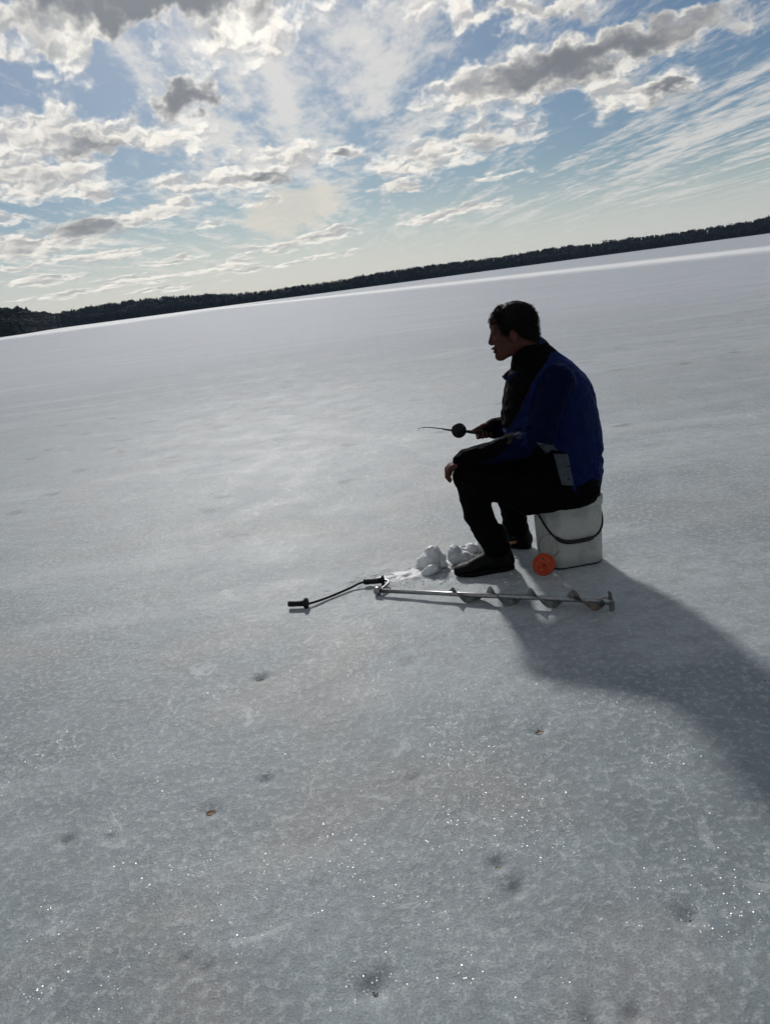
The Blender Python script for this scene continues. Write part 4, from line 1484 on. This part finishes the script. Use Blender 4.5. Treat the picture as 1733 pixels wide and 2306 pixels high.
GR = 'ice lumps scraped up by the fishing hole'
lump('ice_lump', 'largest rounded white ice lump in front of the boot', 0.205, 3.760,
     [(0, 0, 0.055, 0.058), (0.012, 0.01, 0.095, 0.046), (-0.045, 0.0, 0.040, 0.040), (0.045, 0.008, 0.045, 0.042), (-0.015, -0.04, 0.03, 0.03), (0.06, -0.02, 0.02, 0.026), (-0.07, -0.01, 0.012, 0.024)], 81, GR)
lump('ice_lump', 'white ice lump with a peak, between the largest lump and the boot toe', 0.342, 3.765,
     [(-0.005, 0, 0.045, 0.045), (-0.012, 0.0, 0.092, 0.035), (0.040, -0.01, 0.040, 0.040), (0.080, -0.02, 0.022, 0.034)], 83, GR)
lump('ice_lump', 'smallest ice lump, low and nearest the auger shaft', 0.195, 3.672,
     [(0, 0, 0.022, 0.032), (0.022, 0.004, 0.030, 0.026), (-0.03, 0.002, 0.012, 0.026)], 85, GR)
lump('ice_lump', 'low flat ice lump just behind the shin of the front leg', 0.432, 3.905,
     [(0, 0, 0.020, 0.044), (0.05, 0.01, 0.022, 0.040), (-0.05, 0.0, 0.014, 0.036)], 87, GR)

# loose slush: crumbs strewn round the lumps and along the auger
SV, SF = [], []
ico = bmesh.new()
bmesh.ops.create_icosphere(ico, subdivisions=1, radius=1.0)
iv = np.array([v.co[:] for v in ico.verts])
iff = np.array([[v.index for v in f.verts] for f in ico.faces])
ico.free()
spots = []
for k in range(1600):
    c = [((0.22, 3.74), (0.17, 0.06)), ((0.02, 3.70), (0.13, 0.05)), ((0.40, 3.72), (0.14, 0.07)), ((-0.02, 3.62), (0.16, 0.05)), ((0.24, 3.55), (0.20, 0.05)), ((0.45, 3.40), (0.18, 0.05))][
        int(rng.choice(6, p=[.32, .24, .14, .14, .11, .05]))]
    x = rng.normal(c[0][0], c[1][0])
    y = rng.normal(c[0][1], c[1][1])
    s = min(0.0015 * math.exp(rng.normal(0.25, 0.55)), 0.0085)
    spots.append((x, y, s))
sx = np.array([q_[0] for q_ in spots], dtype=np.float32)
sy = np.array([q_[1] for q_ in spots], dtype=np.float32)
sz = ice_height(sx, sy)
for k, (x, y, s) in enumerate(spots):
    V = iv * rng.uniform(0.65, 1.3, (len(iv), 1)) * np.array([s * rng.uniform(.9, 1.7), s * rng.uniform(.8, 1.3), s * 0.55])
    SF.append(iff + len(iv) * k)
    SV.append(V + np.array([x, y, sz[k] + s * 0.15]))
tag(obj('slush_crumbs', mesh_np('slush_crumbs', np.concatenate(SV), np.concatenate(SF)), snow_mat), 'loose white slush crumbs strewn round the ice lumps and auger', 'slush', kind='stuff')

# trodden slush: a thin uneven skin of wet snow round the hole
ux = np.arange(-0.25, 0.72, 0.008)
uy = np.arange(3.46, 3.96, 0.008)
UXX, UYY = np.meshgrid(ux, uy, indexing='xy')
msk = 1.15 * np.exp(-(((UXX - 0.20) / 0.30) ** 2 + ((UYY - 3.72) / 0.10) ** 2)) + 0.55 * np.exp(-(((UXX + 0.02) / 0.16) ** 2 + ((UYY - 3.69) / 0.06) ** 2))
msk += 0.5 * np.exp(-(((UXX - 0.42) / 0.16) ** 2 + ((UYY - 3.86) / 0.07) ** 2)) + 0.35 * np.exp(-(((UXX - 0.2) / 0.25) ** 2 + ((UYY - 3.55) / 0.05) ** 2))
uh = (msk - 0.75) * 0.012 + 0.014 * fbm(UXX * 15, UYY * 22, octaves=4, seed=91) * np.clip(msk * 1.4, 0, 1)
uz = ice_height(UXX, UYY) + np.clip(uh, -0.004, 0.02)
nu_ = len(ux)
ii = (np.arange(len(uy) - 1)[:, None] * nu_ + np.arange(nu_ - 1)[None, :]).ravel()
uq = np.stack([ii, ii + 1, ii + nu_ + 1, ii + nu_], 1)
uq = uq[(uh.ravel()[uq] > -0.003).any(1)]
tag(obj('trodden_slush', mesh_np('trodden_slush', np.stack([UXX.ravel(), UYY.ravel(), uz.ravel()], 1), uq), snow_mat), 'thin trodden white slush on the ice round the lumps', 'slush', kind='stuff')

# ------------------------------------------------------------------ scraps melted into the ice
leaf_brown = simple('dead_leaf_brown', (0.17, 0.10, 0.045), 0.7, 0.3, var=0.4, vscale=120)
leaf_olive = simple('dead_leaf_olive', (0.14, 0.11, 0.05), 0.7, 0.3, var=0.4, vscale=120)
leaf_dark = simple('dead_leaf_dark', (0.045, 0.038, 0.03), 0.7, 0.3, var=0.4, vscale=120)


def leaf_scrap(label, x, y, size, mt, seed):
    """small curled scrap of leaf with a rib and ragged outline"""
    r_ = np.random.default_rng(seed)
    n, mrow = 9, 5
    top, F = [], []
    rot = r_.uniform(0, 6.28)
    cr, sr = math.cos(rot), math.sin(rot)
    for i in range(n):
        u = i / (n - 1)
        w = size * 0.42 * math.sin(math.pi * min(max(u, 0.04), 0.96)) ** 0.7 * r_.uniform(0.7, 1.15)
        for k in range(mrow):
            v = k / (mrow - 1) * 2 - 1
            lx, ly = (u - 0.5) * size, v * w
            lz = size * (0.10 + 0.05 * abs(v) ** 1.5 + 0.08 * (u - 0.5) ** 2 * 4 + 0.04 * r_.normal())
            top.append((lx * cr - ly * sr, lx * sr + ly * cr, lz))
    bot = [(a, b_, c - 0.0012) for a, b_, c in top]
    N = len(top)
    for i in range(n - 1):
        for k in range(mrow - 1):
            a = i * mrow + k
            F.append((a, a + mrow, a + mrow + 1, a + 1))
            F.append((N + a, N + a + 1, N + a + mrow + 1, N + a + mrow))
    rim = list(range(mrow)) + [i * mrow + mrow - 1 for i in range(1, n)] + [(n - 1) * mrow + k for k in range(mrow - 2, -1, -1)] + [i * mrow for i in range(n - 2, 0, -1)]
    for q_ in range(len(rim)):
        a, c = rim[q_], rim[(q_ + 1) % len(rim)]
        F.append((a, a + N, c + N, c))
    me = bpy.data.meshes.new('leaf_scrap')
    me.from_pydata(top + bot, [], F)
    for p_ in me.polygons:
        p_.use_smooth = True
    me.update()
    return tag(obj('leaf_scrap', me, mt, None, (x, y, ground_z(x, y) - size * 0.06)), label, 'leaf', 'leaf scraps melted into the ice')


leaf_scrap('brown leaf scrap below the crank handle, in a melt pit on the left', -0.586, 2.796, 0.030, leaf_brown, 1)
leaf_scrap('small brown leaf scrap left of the man\'s shadow, below the auger', 0.402, 2.180, 0.030, leaf_brown, 2)
leaf_scrap('olive brown leaf scrap in the upper of two neighbouring pits', 0.166, 1.627, 0.026, leaf_olive, 3)
leaf_scrap('dark leaf scrap in the pit nearest the right edge of the foreground', 0.558, 1.388, 0.016, leaf_dark, 4)
leaf_scrap('dark leaf scrap in the largest pit near the bottom of the picture', -0.160, 1.313, 0.022, leaf_dark, 5)
leaf_scrap('faint brown leaf scrap lying flat on the left foreground ice', -0.640, 1.990, 0.028, leaf_brown, 6)
leaf_scrap('blackish leaf scrap in the pit farthest to the left', -1.062, 1.944, 0.014, leaf_dark, 7)
leaf_scrap('tiny black leaf scrap alone at the right edge, beside the shadow', 1.200, 2.291, 0.007, leaf_dark, 8)
leaf_scrap('black leaf scrap at the very bottom edge of the picture', 0.269, 1.166, 0.014, leaf_dark, 9)
leaf_scrap('dark leaf scrap midway between the crank and the faint brown scrap', -0.490, 2.117, 0.012, leaf_dark, 10)


# ------------------------------------------------------------------ the air over the lake
hx0, hx1, hy0, hy1, hz0, hz1 = -1300.0, 1300.0, -60.0, 1500.0, -1.5, 24.0
hzv = [(x, y, z) for z in (hz0, hz1) for y in (hy0, hy1) for x in (hx0, hx1)]
hzm = bpy.data.meshes.new('haze')
hzm.from_pydata(hzv, [], [(0, 2, 3, 1), (4, 5, 7, 6), (0, 1, 5, 4), (2, 6, 7, 3), (0, 4, 6, 2), (1, 3, 7, 5)])
hmat, ht = mat('lake_air')
hvn = ht.n('ShaderNodeVolumePrincipled')
hvn.inputs['Color'].default_value = rgb(0.45, 0.68, 1.0)
hvn.inputs['Density'].default_value = 0.00007
hvn.inputs['Anisotropy'].default_value = 0.3
ht.t.links.new(hvn.outputs[0], ht.n('ShaderNodeOutputMaterial').inputs['Volume'])
tag(obj('haze', hzm, hmat), kind='stuff')
